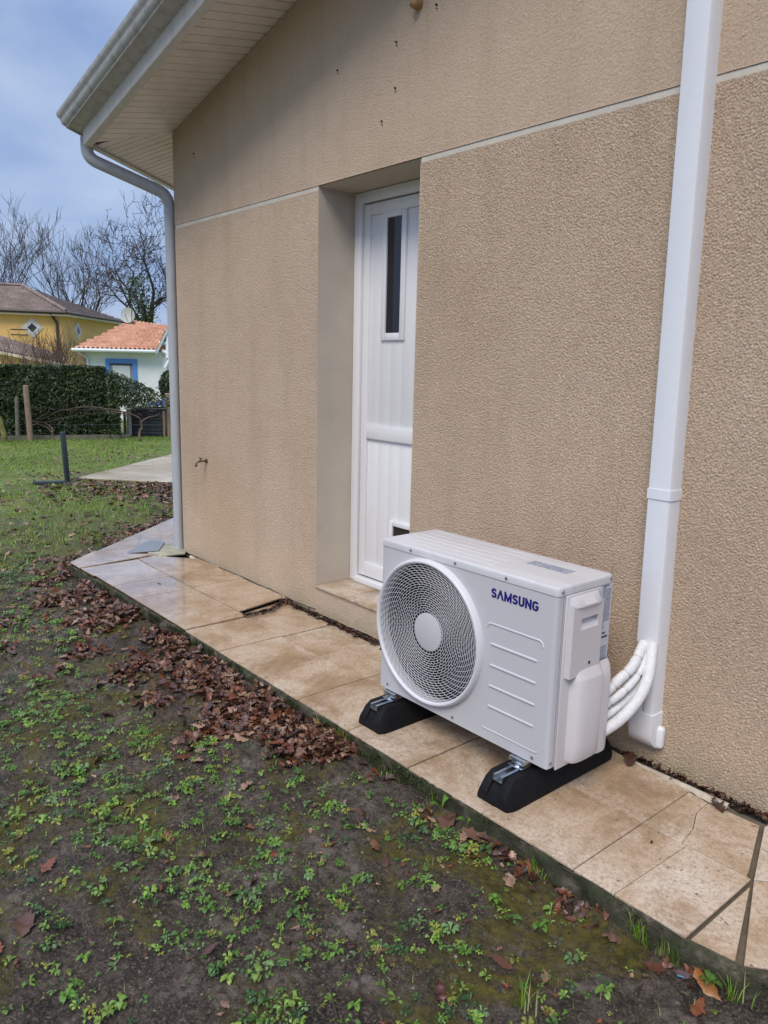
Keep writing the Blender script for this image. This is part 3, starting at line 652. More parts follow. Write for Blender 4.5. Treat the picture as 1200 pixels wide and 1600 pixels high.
# pressed ribs on the front
def rib(pts, r=.0065, y_=UY0 + .0028):
    mb = MB(); mb.tube([(a, y_, b_) for a, b_ in pts], r, 10); 
    for e_ in (pts[0], pts[-1]): mb.tube([(e_[0], y_, e_[1]), (e_[0], y_ - r * .93, e_[1])], [r, r * .3], 10)
    return build('rib', mb, M_UNIT, unit, ang=60)
rib([(-1.712, .556), (-1.708, .566), (-1.698, .572), (-1.480, .572), (-1.470, .566), (-1.466, .552)], .0055)
for z in (.497, .418, .340, .262): rib([(-1.690, z), (-1.490, z)])
rib([(-1.712, .172), (-1.470, .172), (-1.462, .178)], .0035, UY0 + .0012)
for x_ in (-1.714, -1.464): rib([(x_, .548), (x_, .185)], .0025, UY0 + .0018)

# grille
grille = thing('fan_grille', (0, 0, 0)); grille.parent = unit; grille.location = Vector((GX, UY0, GZ)) - unit.location
def lathe(mb, prof_, n=96, c0=(GX, UY0, GZ)):        # prof: (radius, forward)
    m_ = len(prof_); vs_ = []
    for r_, fwd in prof_:
        for i in range(n): a = 2 * math.pi * i / n; vs_.append((c0[0] + r_ * math.cos(a), c0[1] - fwd, c0[2] + r_ * math.sin(a)))
    return mb.add(vs_, [(k_ * n + i, k_ * n + (i + 1) % n, (k_ + 1) * n + (i + 1) % n, (k_ + 1) * n + i) for k_ in range(m_ - 1) for i in range(n)])
mb = MB(); lathe(mb, [(.291, -.001), (.290, .010), (.286, .020), (.282, .025), (.277, .025), (.272, .021), (.2695, .010), (.2695, -.01)], 128); build('rim', mb, M_GRILL, grille, ang=60)
def dish(r_): t = (r_ - .07) / .2; return .003 + .014 * t * t
mb = MB(); lathe(mb, [(.0001, .004), (.069, .004), (.075, .002), (.076, -.006)], 64); build('hub', mb, M_UNIT, grille, ang=60)
radii = np.linspace(.0865, .2635, 20); tw = .00090
for r_ in radii:
    mb = MB(); f_ = dish(r_); lathe(mb, [(r_ - tw, f_ - .0010), (r_ - tw * .8, f_ + .0006), (r_ + tw * .8, f_ + .0006), (r_ + tw, f_ - .0010), (r_ - tw, f_ - .0010)], 96); build('ring', mb, M_GRILL, grille, ang=60)
allr = [.075] + list(radii) + [.270]; mb = MB(); tot = 0; ph = 0
for k_ in range(len(allr) - 1):
    r0, r1 = allr[k_], allr[k_ + 1]; rm_ = (r0 + r1) / 2; N_ = 30 if k_ < 4 else (40 if k_ < 12 else 52)
    ph += (math.pi / N_ + .012 if k_ < 12 else .042)
    for i in range(N_):
        a = 2 * math.pi * i / N_ + ph; a2 = a + (.0 if k_ < 12 else .042)
        p0 = np.array([GX + r0 * math.cos(a), 0, GZ + r0 * math.sin(a)]); p1 = np.array([GX + r1 * math.cos(a2), 0, GZ + r1 * math.sin(a2)])
        d = p1 - p0; sdv = np.array([-d[2], 0, d[0]]); sdv = sdv / np.linalg.norm(sdv) * .00070
        f0 = UY0 - dish(r0); f1 = UY0 - dish(r1)
        mb.add([p0 - sdv + (0, f0, 0), p0 + sdv + (0, f0, 0), p1 + sdv + (0, f1, 0), p1 - sdv + (0, f1, 0), p0 - sdv + (0, f0 + .001, 0), p0 + sdv + (0, f0 + .001, 0), p1 + sdv + (0, f1 + .001, 0), p1 - sdv + (0, f1 + .001, 0)],
               [(0, 1, 2, 3), (0, 4, 5, 1), (1, 5, 6, 2), (2, 6, 7, 3), (3, 7, 4, 0)])
sp_ = build('spoke', mb, M_GRILL, grille, smooth=False); sp_['kind'] = 'stuff'
# inside: shroud and fan
mb = MB(); lathe(mb, [(GRr, -.03), (.268, -.05), (.268, -.17), (.0001, -.17)], 64); build('shroud', mb, M_DARK, unit)
fan = thing('fan', (0, 0, 0)); fan.parent = unit; fan.location = Vector((GX, UY0 + .09, GZ)) - unit.location
mb = MB(); lathe(mb, [(.0001, -.05), (.055, -.052), (.062, -.06), (.062, -.13)], 32); build('fan_hub', mb, M_BLADE, fan)
for b_ in range(3):
    mb = MB(); vs_ = []; a0 = b_ * 2 * math.pi / 3 + .4
    for i, r_ in enumerate(np.linspace(.058, .245, 7)):
        for j, t in enumerate(np.linspace(0, 1, 7)):
            a = a0 + (t * 1.35 + .35 * (r_ / .245)); vs_.append((GX + r_ * math.cos(a), UY0 + .055 + .065 * t, GZ + r_ * math.sin(a)))
    mb.add(vs_, [(i * 7 + j, i * 7 + j + 1, i * 7 + j + 8, i * 7 + j + 7) for i in range(6) for j in range(6)]); build('blade', mb, M_BLADE, fan)

# lettering on the front
lx = -1.703; 
letters = thing('lettering', (0, 0, 0)); letters.parent = unit; letters.location = Vector((lx, UY0, .668)) - unit.location; letters['label'] = 'blue SAMSUNG lettering'
def arc(cx, cy, rx, ry, a0, a1, n=9): return [(cx + rx * math.cos(R(t)), cy + ry * math.sin(R(t))) for t in np.linspace(a0, a1, n)]
GL = {'S': (.62, [arc(.31, .70, .19, .19, 15, 180) + arc(.31, .69, .19, .19, 180, 262, 5)[1:] + arc(.31, .31, .20, .20, 82, 0, 6) + arc(.31, .30, .20, .19, 0, -165, 10)[1:]]),
      'A': (.76, [[(.10, 0), (.38, .90), (.66, 0)]]), 'M': (.86, [[(.11, 0), (.11, .91), (.43, .16), (.75, .91), (.75, 0)]]),
      'U': (.68, [[(.12, 1), (.12, .34)] + arc(.34, .32, .22, .22, 180, 360, 11) + [(.56, .34), (.56, 1)]]), 'N': (.70, [[(.11, 0), (.11, .93), (.59, .07), (.59, 1)]]),
      'G': (.70, [arc(.35, .68, .23, .21, 20, 180) + [(.12, .33)] + arc(.35, .32, .23, .21, 180, 352, 11) + [(.58, .46), (.36, .46)]])}
gt = sum(GL[c_][0] for c_ in 'SAMSUNG') + 6 * .05; sc_ = .209 / gt; hs_ = .0345
for c_ in 'SAMSUNG':
    wd_, lines = GL[c_]; mb = MB()
    if c_ in 'AMN': lines = [[ln[i], ln[i + 1]] for ln in lines for i in range(len(ln) - 1)]
    for li, ln in enumerate(lines):
        P = [np.array(q, float) for q in ln]; hw = .10 if c_ not in 'M' else .092
        if c_ in 'AMN':
            e_ = (P[1] - P[0]) / np.linalg.norm(P[1] - P[0]); P = [P[0] - e_ * .09, P[1] + e_ * .09]
        Lf, Rt = [], []
        for i in range(len(P)):
            d0 = P[i] - P[i - 1] if i else P[1] - P[0]; d1 = P[i + 1] - P[i] if i < len(P) - 1 else P[-1] - P[-2]; d0 = d0 / np.linalg.norm(d0); d1 = d1 / np.linalg.norm(d1)
            n0, n1_ = np.array([-d0[1], d0[0]]), np.array([-d1[1], d1[0]]); m_ = (n0 + n1_); m_ = m_ / max(1 + n0 @ n1_, .62); Lf.append(P[i] + m_ * hw); Rt.append(P[i] - m_ * hw)
        n_ = len(P); W3 = [(lx + q[0] * sc_, y_, .668 + min(max(q[1], 0), 1) * hs_) for y_ in (UY0 - .0002, UY0 - .0014 - li * .00012) for q in Lf + Rt]
        mb.add(W3, [(o + i, o + i + 1, o + n_ + i + 1, o + n_ + i) for o in (0, 2 * n_) for i in range(n_ - 1)] + [(i, i + 1, 2 * n_ + i + 1, 2 * n_ + i) for i in range(n_ - 1)] + [(n_ + i, n_ + i + 1, 3 * n_ + i + 1, 3 * n_ + i) for i in range(n_ - 1)])
    build('letter', mb, M_BLUE, letters, smooth=False); lx += (wd_ + .05) * sc_

# service cover on the right side
cov = thing('service_cover', (0, 0, 0)); cov.parent = unit; cov.location = Vector((UX1, -.44, UZ0)) - unit.location
mb = MB(); mb.box((UX1 + .0005, -.545, .118), (UX1 + .008, -.352, .736)); build('cover_plate', mb, M_COVER, cov, bevel=.004)
# upper block (with grip pocket)
def ysec(y0, y1, d, n=9, p_=2.6):                  # bulged section: list of (y, protrusion)
    return [(y0 + (y1 - y0) * t, d * (1 - abs(2 * t - 1) ** p_) ** (1 / p_)) for t in np.linspace(0, 1, n)]
def block(z_levels, y0, y1, name, n=13, p_=4):
    mb = MB(); m_ = 0
    for z, d, ya, yb in z_levels:
        sec = ysec(y0 + ya, y1 - yb, 1, n, p_); mb.v += [(UX1 + .006 + max(d * s_[1], 0), s_[0], z + 0) for s_ in sec]
    L_ = len(z_levels)
    mb.f += [(k_ * n + i, k_ * n + i + 1, (k_ + 1) * n + i + 1, (k_ + 1) * n + i) for k_ in range(L_ - 1) for i in range(n - 1)]
    mb.f += [tuple(range(n))[::-1], tuple((L_ - 1) * n + i for i in range(n))]
    return mb
# flat-fronted block with a real pocket
bx0, bx1 = UX1 + .0085, UX1 + .028; by0, by1, bz0, bz1 = -.530, -.364, .45, .700; py0, py1, pz0, pz1 = -.486, -.388, .612, .652
mb = MB(); 
ys_ = [by0, py0, py1, by1]; zs_ = [bz0, pz0, pz1, bz1]
for i in range(3):
    for j in range(3):
        if (i, j) == (1, 1): continue
        mb.add([(bx1, ys_[i], zs_[j]), (bx1, ys_[i + 1], zs_[j]), (bx1, ys_[i + 1], zs_[j + 1]), (bx1, ys_[i], zs_[j + 1])], [(0, 1, 2, 3)])
mb.add([(bx1, by0, bz0), (bx1, by0, bz1), (bx0 - .002, by0 - .004, bz1 + .006), (bx0 - .002, by0 - .004, bz0)], [(0, 1, 2, 3)])
mb.add([(bx1, by1, bz0), (bx1, by1, bz1), (bx0 - .002, by1 + .004, bz1 + .006), (bx0 - .002, by1 + .004, bz0)], [(0, 1, 2, 3)])
mb.add([(bx0, py0, pz1), (bx0, py1, pz1), (bx1, py1, pz1), (bx1, py0, pz1)], [(0, 1, 2, 3)])
mb.add([(bx0, py0, pz1), (bx0, py1, pz1), (bx0, py1, pz1 - .012), (bx0, py0, pz1 - .012)], [(0, 1, 2, 3)]); mb.add([(bx0, py0, pz1 - .012), (bx0, py1, pz1 - .012), (bx1, py1, pz0), (bx1, py0, pz0)], [(0, 1, 2, 3)])
for yy_ in (py0, py1): mb.add([(bx0, yy_, pz1), (bx1, yy_, pz1), (bx1, yy_, pz0), (bx0, yy_, pz1 - .012)], [(0, 1, 2, 3)])
build('grip', mb, M_COVER, cov, smooth=False)
# curved brow above the grip
mb = block([(.688, .020, 0, 0), (.694, .030, 0, 0), (.700, .0305, 0, 0), (.726, .008, .002, .002)], -.533, -.360, 'brow', 15, 3); build('brow', mb, M_COVER, cov, ang=45)
# pipe cover: bulged, domed top
zl = [(.135, .036, .006, .0), (.150, .044, .001, 0), (.20, .046, 0, 0), (.436, .046, 0, 0), (.442, .043, .002, .001), (.468, .022, .003, .002), (.474, .018, .006, .004)]
mb = block(zl, -.500, -.340, 'pipe_cover', 25, 3.2); build('pipe_cover', mb, M_COVER, cov, ang=50)
mb = MB()                                            # the shoulder behind it that takes the hoses
zz = [(.125, .032), (.14, .035), (.36, .035), (.41, .033), (.445, .024), (.462, .006)]
sec = ysec(-.368, UY1 + .004, 1, 13, 2.4)
for z, d in zz: mb.v += [(UX1 + .002 + d * s_[1], s_[0], z) for s_ in sec]
mb.f += [(k_ * 13 + i, k_ * 13 + i + 1, (k_ + 1) * 13 + i + 1, (k_ + 1) * 13 + i) for k_ in range(len(zz) - 1) for i in range(12)] + [tuple(range(13))[::-1]]
build('hose_shoulder', mb, M_COVER, cov, ang=50)
mb = MB(); mb.tube([(bx1 - .002, -.425, .487), (bx1 + .0015, -.425, .487)], .006, 12); build('cover_screw', mb, M_SEAL, cov)
mb = MB(); mb.box((UX1 + .040, -.382, .166), (UX1 + .047, -.360, .182)); build('recycling_mark', mb, simple('mark', (.45, .43, .43), .5), cov)
# printed stickers beside it
def sticker(y0, y1, z0, z1, mat, name='sticker', x_=.0008):
    mb = MB(); mb.box((UX1 + .0001, y0, z0), (UX1 + x_, y1, z1)); return build(name, mb, mat, unit, smooth=False)
sticker(-.338, -.280, .535, .735, M_PAPER); sticker(-.334, -.314, .575, .728, M_LABEL, 'print', .0012); sticker(-.3125, -.284, .60, .72, M_LABEL, 'print', .0012)
sticker(-.334, -.300, .555, .562, M_INK, 'print', .0012); sticker(-.334, -.286, .540, .548, M_INK, 'print', .0012); sticker(-.332, -.296, .7285, .7325, M_INK, 'print', .0013)
sticker(-.336, -.282, .44, .515, M_PAPER); sticker(-.333, -.285, .443, .512, M_LABEL, 'print', .0012)

# rubber feet with strut channel
def foot(cx, y0, label):
    t = thing('rubber_foot', (cx, y0 + .31, ZB), label, 'rubber foot', 'black rubber feet under the outdoor unit')
    L_ = .63; z0 = ZB + .001; mb = MB()
    def section(y_, wb, wt, h):
        return [(cx - wb, y_, z0), (cx - wb, y_, z0 + .014), (cx - wt, y_, z0 + h), (cx - .022, y_, z0 + h), (cx - .022, y_, z0 + h - .022), (cx + .022, y_, z0 + h - .022), (cx + .022, y_, z0 + h), (cx + wt, y_, z0 + h), (cx + wb, y_, z0 + .014), (cx + wb, y_, z0)]
    S = [section(y0 + .004, .066, .058, .038), section(y0 + .03, .078, .055, .078), section(y0 + .055, .080, .052, .097), section(y0 + L_ - .055, .080, .052, .097), section(y0 + L_ - .03, .078, .055, .078), section(y0 + L_ - .004, .066, .058, .038)]
    vs_ = [p_ for s_ in S for p_ in s_]; k2 = 10
    mb.add(vs_, [(a * k2 + i, a * k2 + (i + 1) % k2, (a + 1) * k2 + (i + 1) % k2, (a + 1) * k2 + i) for a in range(5) for i in range(k2)] + [tuple(range(k2))[::-1], tuple(5 * k2 + i for i in range(k2))])
    build('rubber_block', mb, M_RUBBER, t, bevel=.0035, ang=40)
    for sy in (.13, .30, .47):                        # side recesses
        for sd in (-1, 1):
            mb = MB(); mb.box((cx + sd * .066 - .012, y0 + sy - .02, z0 + .018), (cx + sd * .066 + .008, y0 + sy + .02, z0 + .03)); build('lug', mb, M_RUBBER, t, bevel=.003)
    mb = MB(); zt = z0 + .099
    mb.box((cx - .020, y0 + .03, zt - .022), (cx - .0165, y0 + L_ - .03, zt)); mb.box((cx + .0165, y0 + .03, zt - .022), (cx + .020, y0 + L_ - .03, zt)); mb.box((cx - .0164, y0 + .03, zt - .022), (cx + .0164, y0 + L_ - .03, zt - .019))
    mb.box((cx - .0163, y0 + .03, zt - .003), (cx - .010, y0 + L_ - .03, zt)); mb.box((cx + .010, y0 + .03, zt - .003), (cx + .0163, y0 + L_ - .03, zt)); build('channel', mb, M_METAL, t, smooth=False)
    for yy in (UY0 + .0, UY1 + .02):
        mb = MB(); mb.box((cx - .030, yy - .022, zt + .0005), (cx + .030, yy + .030, zt + .005)); build('clamp_plate', mb, M_METAL, t, bevel=.001)
        mb = MB(); mb.tube([(cx, yy - .004, zt + .004), (cx, yy - .004, zt + .012)], .012, 6); mb.tube([(cx, yy - .004, zt), (cx, yy - .004, zt + .030)], .005, 10); build('bolt', mb, M_METAL, t, ang=30)
foot(-2.222, -.706, 'black rubber foot under the fan end of the unit'); foot(-1.538, -.722, 'black rubber foot under the hose end of the unit')
# mounting feet of the unit
for cx in (-2.222, -1.538):
    for yy in (UY0 + .004, UY1 - .004):
        mb = MB(); mb.box((cx - .034, yy - .018, UZ0 - .022), (cx + .034, yy + .018, UZ0 - .004)); build('mounting_foot', mb, M_METAL, unit, bevel=.002)

# cable duct
duct = thing('cable_duct', (-1.39, -.035, .05), 'tall white plastic duct running up the wall to the right of the outdoor unit', 'cable duct')
def dx_(z): return -1.4265 - .0125 * (z - .18)       # left edge leans slightly
def duct_seg(name, z0, z1, w_=.088, d_=.070, y_back=.004, grow=0, bev=.010, mat=M_DUCT, x_add=0):
    mb = MB(); vs_ = []
    for z in (z0, z1):
        a = dx_(z) - grow + x_add; b_ = dx_(z) + w_ + grow; yb, yf = y_back, -d_ - grow; c = bev
        vs_ += [(a, yb, z), (a, yf + c * .5, z), (a + c * .15, yf + c * .15, z), (a + c * .5, yf, z), (b_ - c * 1.6, yf, z), (b_ - c * .5, yf + c * .3, z), (b_, yf + c * 1.4, z), (b_, yb, z)]
    q = 8; mb.add(vs_, [(i, (i + 1) % q, q + (i + 1) % q, q + i) for i in range(q)] + [tuple(range(q))[::-1], tuple(range(q, 2 * q))]); return build(name, mb, mat, duct, ang=32)
duct_seg('duct_run', 1.045, 3.9); duct_seg('duct_run', .472, 1.015); duct_seg('coupling', 1.012, 1.048, grow=.0035)
duct_seg('duct_run', .195, .4605, w_=.046, d_=.058, x_add=.003); duct_seg('duct_run', .18, .4715, w_=.088, d_=.070, x_add=.050, bev=.010)
mb = MB(); mb.box((dx_(.46) + .006, -.064, .4615), (dx_(.46) + .052, -.01, .4715)); build('opening', mb, M_VOID, duct)
# end elbow: bends back into the wall
mb = MB(); a, b_ = dx_(.18) - .004, dx_(.18) + .092; vs_ = []; m_ = 9
for i, t in enumerate(np.linspace(0, 1, m_)):
    an = t * math.pi / 2; rad_ = .082
    # centre at (y=.004,z=.155) : outer corner sweeps from front/down to back
    yo, zo = .012 - rad_ * math.cos(an), .125 - rad_ * .85 * math.sin(an)
    vs_ += [(a, yo, zo), (b_, yo, zo)]
top = [(a, -.0735, .205), (b_, -.0735, .205)]; vs_ = top + vs_; m_ += 1
mb.add(vs_, [(2 * i, 2 * i + 1, 2 * i + 3, 2 * i + 2) for i in range(m_ - 1)])
L0 = [0 + 2 * i for i in range(m_)]; mb.v += [(a, .012, .205), (b_, .012, .205), (a, .012, .055), (b_, .012, .055)]; k3 = 2 * m_
mb.f += [tuple(L0 + [k3 + 2, k3]), tuple([i + 1 for i in L0] + [k3 + 3, k3 + 1]), (0, 1, k3 + 1, k3)]
build('elbow', mb, M_DUCT, duct, bevel=.009, seg=3, ang=45)
mb = MB(); mb.box((dx_(.1) + .045, -.03, .062), (dx_(.1) + .112, .004, .150)); build('elbow_flange', mb, M_DUCT, duct, bevel=.014, seg=4, ang=50)

# hoses
def aty(px, py, y_): d = ray(px, py); return CC + d * ((y_ - CC[1]) / d[1])
def hose(pxs, ys_, r, label, segs=False):
    K_ = [aty(a, b_, y_) for (a, b_), y_ in zip(pxs, ys_)]; K_ = [2 * K_[0] - K_[1]] + K_ + [2 * K_[-1] - K_[-2]]; pts = []
    for i in range(1, len(K_) - 2):
        for t in np.linspace(0, 1, 9)[:-1]: p0, p1, p2, p3 = K_[i - 1:i + 3]; pts.append(.5 * (2 * p1 + (p2 - p0) * t + (2 * p0 - 5 * p1 + 4 * p2 - p3) * t * t + (3 * p1 - p0 - 3 * p2 + p3) * t ** 3))
    pts.append(K_[-2]); m_ = len(pts); o = thing('insulated_hose', tuple(pts[0]), label, 'hose', 'white hoses between the unit and the duct')
    if not segs:
        mb = MB(); mb.tube(pts, [r * (1 + .015 * math.sin(i * 2.3)) for i in range(m_)], 16); build('foam_sleeve', mb, M_HOSE, o, ang=60)
    else:
        cuts = [0] + [int(m_ * f_) for f_ in segs] + [m_ - 1]
        for i in range(len(cuts) - 1):
            q = pts[cuts[i]:cuts[i + 1] + 1]; rr2 = [r] * len(q); rr2[0] = rr2[-1] = r * .80; mb = MB(); mb.tube(q, rr2, 16); build('foam_sleeve', mb, M_HOSE, o, ang=60)
        for c_ in cuts[1:-1]:
            q0_, q1_ = np.array(pts[c_ - 1]), np.array(pts[c_ + 1]); m0 = (q0_ + q1_) / 2; dd = (q1_ - q0_) / np.linalg.norm(q1_ - q0_) * .004; mb = MB(); mb.tube([m0 - dd, m0 + dd], r * .87, 12); build('cable_tie', mb, M_COVER, o)
hose([(938, 1088), (950, 1078), (967, 1062), (985, 1045), (997, 1025), (1006, 1004)], [-.275, -.26, -.225, -.18, -.135, -.072], .0185, 'thick white wrapped hose, uppermost of the four beside the unit', (.30, .52, .76))
hose([(938, 1106), (950, 1098), (971, 1082), (990, 1062), (1004, 1038), (1012, 1005)], [-.265, -.25, -.215, -.165, -.12, -.060], .0155, 'white wrapped hose just below the topmost one', (.22, .45, .68))
hose([(934, 1126), (947, 1118), (969, 1101), (990, 1080), (1007, 1050), (1015, 1006)], [-.260, -.245, -.20, -.15, -.10, -.050], .0165, 'smooth white hose second from the bottom of the bundle')
hose([(932, 1148), (946, 1140), (971, 1122), (995, 1095), (1012, 1060), (1020, 1006)], [-.285, -.27, -.235, -.185, -.135, -.066], .0205, 'smooth thick white hose hanging lowest of the four')

# ------------------------------------------------------------------ ground
GS = .020; xs_ = np.arange(-9.5, 1.8, GS); ys_ = np.arange(-4.4, 2.4, GS); nx, ny = len(xs_), len(ys_)
h = .010 * bandnoise(ny, nx, GS, GS, .55, 21, .6) + .005 * bandnoise(ny, nx, GS, GS, .17, 22, .6) + .0036 * np.abs(bandnoise(ny, nx, GS, GS, .08, 23)) + .0016 * bandnoise(ny, nx, GS, GS, .048, 24)
X, Yg = np.meshgrid(xs_, ys_); ed = np.minimum.reduce([X - xs_[0], xs_[-1] - X, Yg - ys_[0], ys_[-1] - Yg]); h = np.clip(h, -.03, .03) * np.clip(ed / .5, 0, 1)
def gz(x_, y_):
    i = np.clip(((np.asarray(y_) - ys_[0]) / GS).astype(int), 0, ny - 1); j = np.clip(((np.asarray(x_) - xs_[0]) / GS).astype(int), 0, nx - 1)
    ins_ = (np.asarray(x_) > xs_[0]) & (np.asarray(x_) < xs_[-1]) & (np.asarray(y_) > ys_[0]) & (np.asarray(y_) < ys_[-1])
    return np.where(ins_, HZ[i, j], G - .004)
HZ = G + h
HZ = HZ + .022 * np.exp(-np.clip(YO - Yg, 0, 9) / .10) * (X > -5.6)
# near the sunken end the soil lies a little lower
V = np.stack([X, Yg, HZ], -1).reshape(-1, 3); i = np.arange(ny - 1)[:, None] * nx + np.arange(nx - 1)[None, :]
gnd = npmesh('ground', V, np.stack([i, i + 1, i + nx + 1, i + nx], -1).reshape(-1, 4), M_SOIL); tag(gnd, kind='structure')
mb = MB(); S_ = 400
x0g, x1g, y0g, y1g = xs_[0] + .02, xs_[-1] - .02, ys_[0] + .02, ys_[-1] - .02; zg = G - .004
XL_ = -17.5; mb.add([(-23, -S_, G2), (XL_, -S_, zg), (XL_, S_, zg), (-23, S_, G2), (-S_, S_, G2), (-S_, -S_, G2)], [(0, 1, 2, 3), (5, 0, 3, 4)])
mb.add([(XL_, -S_, zg), (S_, -S_, zg), (S_, S_, zg), (XL_, S_, zg), (x0g, y0g, zg), (x1g, y0g, zg), (x1g, y1g, zg), (x0g, y1g, zg)], [(0, 1, 5, 4), (1, 2, 6, 5), (2, 3, 7, 6), (3, 0, 4, 7)])
tag(build('lawn', mb, M_SOIL, smooth=False), kind='structure')

# distance of a point outside the slab's outer edge (positive = on the garden side)
def outside(x_, y_):
    d1 = YO - y_; dl = -((x_ - outc[0]) * NV[0] + (y_ - outc[1]) * NV[1]); dr_ = -((x_ + .66) * -c39[1] + (y_ + .752) * c39[0])
    r_ = np.where(x_ < outc[0] + .0, np.maximum(dl, d1), d1); r_ = np.where(x_ > -.66, np.maximum(dr_, -9), r_)
    return np.where(x_ < outc[0], np.where(dl > 0, np.minimum(dl, 9), dl), r_)
def scatter(Vt, Ft, pos, yaw, tilt, tdir, scale, tint, vz=None):
    # Vt (k,3) template(s) chosen per instance ; returns arrays
    n_ = len(pos); k_ = len(Vt)
    c_, s_ = np.cos(yaw), np.sin(yaw); Vv = Vt[None] * scale[:, None, None]
    # tilt about a horizontal axis
    ax = np.stack([np.cos(tdir), np.sin(tdir), np.zeros(n_)], 1); ct, st_ = np.cos(tilt)[:, None, None], np.sin(tilt)[:, None, None]
    x_ = Vv[..., 0] * c_[:, None] - Vv[..., 1] * s_[:, None]; y_ = Vv[..., 0] * s_[:, None] + Vv[..., 1] * c_[:, None]; W_ = np.stack([x_, y_, Vv[..., 2]], -1)
    kx = np.cross(ax[:, None, :], W_); kd = (ax[:, None, :] * W_).sum(-1, keepdims=True); W_ = W_ * ct + kx * st_ + ax[:, None, :] * kd * (1 - ct)
    W_ = W_ + pos[:, None, :]; F_ = (Ft[None] + (np.arange(n_) * k_)[:, None, None]).reshape(-1, Ft.shape[1])
    return W_.reshape(-1, 3), F_, np.repeat(tint, k_, 0)
def join(parts_):
    V = []; F = []; T = []; o = 0
    for v_, f_, t_ in parts_: V.append(v_); F.append(f_ + o); T.append(t_); o += len(v_)
    return np.vstack(V), np.vstack(F), np.vstack(T)
# oak-like dead leaf: lobed outline, curled, triangle strip from midrib
def leaf_t(lob=4, curl=.5, wid=.28, seed=0, twist=.3):
    r_ = np.random.default_rng(seed); n_ = lob * 2 + 3; v_ = []; 
    for i in range(n_):
        t = i / (n_ - 1); wl = wid * (math.sin(math.pi * t ** .8) * .9 + .06) * (1.10 if i % 2 else .74) * (1 + .25 * r_.standard_normal() * .5)
        if i == 0: wl = .015
        if i == n_ - 1: wl = .05
        y_ = t - .5; zc = .18 * curl * math.sin(t * 3 + seed) + .03 * r_.standard_normal() * .5; a = twist * (t - .5)
        for sgn in (-1, 0, 1):
            xx = sgn * wl; zz = abs(sgn) * wl * curl * (1.0 + .5 * r_.standard_normal()); v_.append((xx * math.cos(a) - zz * math.sin(a), y_ + abs(sgn) * .05, zc + xx * math.sin(a) + zz * math.cos(a)))
    F_ = []
    for i in range(n_ - 1):
        for j in (0, 1): F_.append((i * 3 + j, i * 3 + j + 1, i * 3 + 4 + j, i * 3 + 3 + j))
    return np.array(v_), np.array(F_)
LT = [leaf_t(4, c_, w_, s_, t_) for c_, w_, s_, t_ in ((.5, .30, 1, .3), (-.4, .26, 2, -.6), (.9, .28, 3, .8), (.2, .33, 4, .1), (-.8, .24, 5, 1.0), (.1, .25, 6, -.3))]
dead = np.array([(.16, .048, .022), (.15, .072, .045), (.085, .032, .024), (.24, .14, .095), (.055, .026, .022), (.34, .21, .14), (.17, .055, .02), (.10, .055, .05)])
def litter(P, smin, smax, lift, seed, flat=.5, pal=dead):
    r_ = np.random.default_rng(seed); out = []; which = r_.integers(0, len(LT), len(P))
    for w_ in range(len(LT)):
        Q = P[which == w_]; n_ = len(Q)
        if n_ == 0: continue
        z = gz(Q[:, 0], Q[:, 1]) + .006 + (Q[:, 2] if Q.shape[1] > 2 else 0) + lift * r_.random(n_)
        tint = pal[r_.integers(0, len(pal), n_)] * (.6 + .8 * r_.random((n_, 1)))
        out.append(scatter(LT[w_][0], LT[w_][1], np.stack([Q[:, 0], Q[:, 1], z], 1), r_.random(n_) * 6.28, r_.normal(0, flat, n_), r_.random(n_) * 6.28, r_.uniform(smin, smax, n_), tint))
    return join(out)
# drift of leaves against the slab edge
n_ = 24000; sx_ = rng.uniform(-8.2, -2.2, n_); off_ = rng.exponential(.16, n_) + .01
keep = []
wband = np.interp(sx_, [-8.5, -7, -6, -5, -4, -3, -2.7, -2.4, -2.2], [.9, .75, .66, .60, .52, .44, .36, .16, .04])
off_ = np.abs(rng.normal(0, .72, n_)) * wband + .008
Pl = np.stack([sx_, YO - off_], 1)
m_ = sx_ < outc[0]; u_ = rng.uniform(0, 4.4, m_.sum()); wb = .30 + .1 * u_; o_ = np.abs(rng.normal(0, .6, m_.sum())) * wb + .01
Pl[m_] = outc[None] + EV[None, :2] * u_[:, None] - NV[None, :2] * o_[:, None]
dens = np.array([mnoise.noise(Vector((p_[0] * 3.5, p_[1] * 3.5, 0))) for p_ in Pl]); d_out = outside(Pl[:, 0], Pl[:, 1])
keep = rng.random(n_) < np.clip(.66 + dens * 1.7 - np.clip(d_out - .10, 0, 9) * 1.5, .03, 1)
keep &= rng.random(n_) < np.interp(Pl[:, 0], [-9, -6, -4.5, -3.4, -1], [.30, .38, .45, .55, .6]); Pl = Pl[keep]; d_out = d_out[keep]
pile = np.clip(.028 - .08 * d_out, 0, .028) * np.interp(Pl[:, 0], [-8, -5.5, -4.5, -2.4, -2.0], [.3, .5, 1, 1, .1])
V, F, T = litter(np.column_stack([Pl, pile * rng.random(len(Pl))]), .022, .072, .010, 3, .5)
xe = rng.uniform(-2.5, -.75, 420); Qe = np.column_stack([xe, YO - .012 - np.abs(rng.normal(0, .05, 420)), np.zeros(420)]); Qe = Qe[rng.random(420) < np.array([np.clip(.25 + 1.6 * mnoise.noise(Vector((a * 4, 0, 3))), .05, 1) for a in xe])]
V, F, T = join([(V, F, T), litter(Qe, .015, .06, .008, 13, .6)])
tag(npmesh('leaf_litter', V, F, M_LITTER, tint=T), 'drift of wet brown oak leaves lying along the slab edge', 'fallen leaves', kind='stuff')
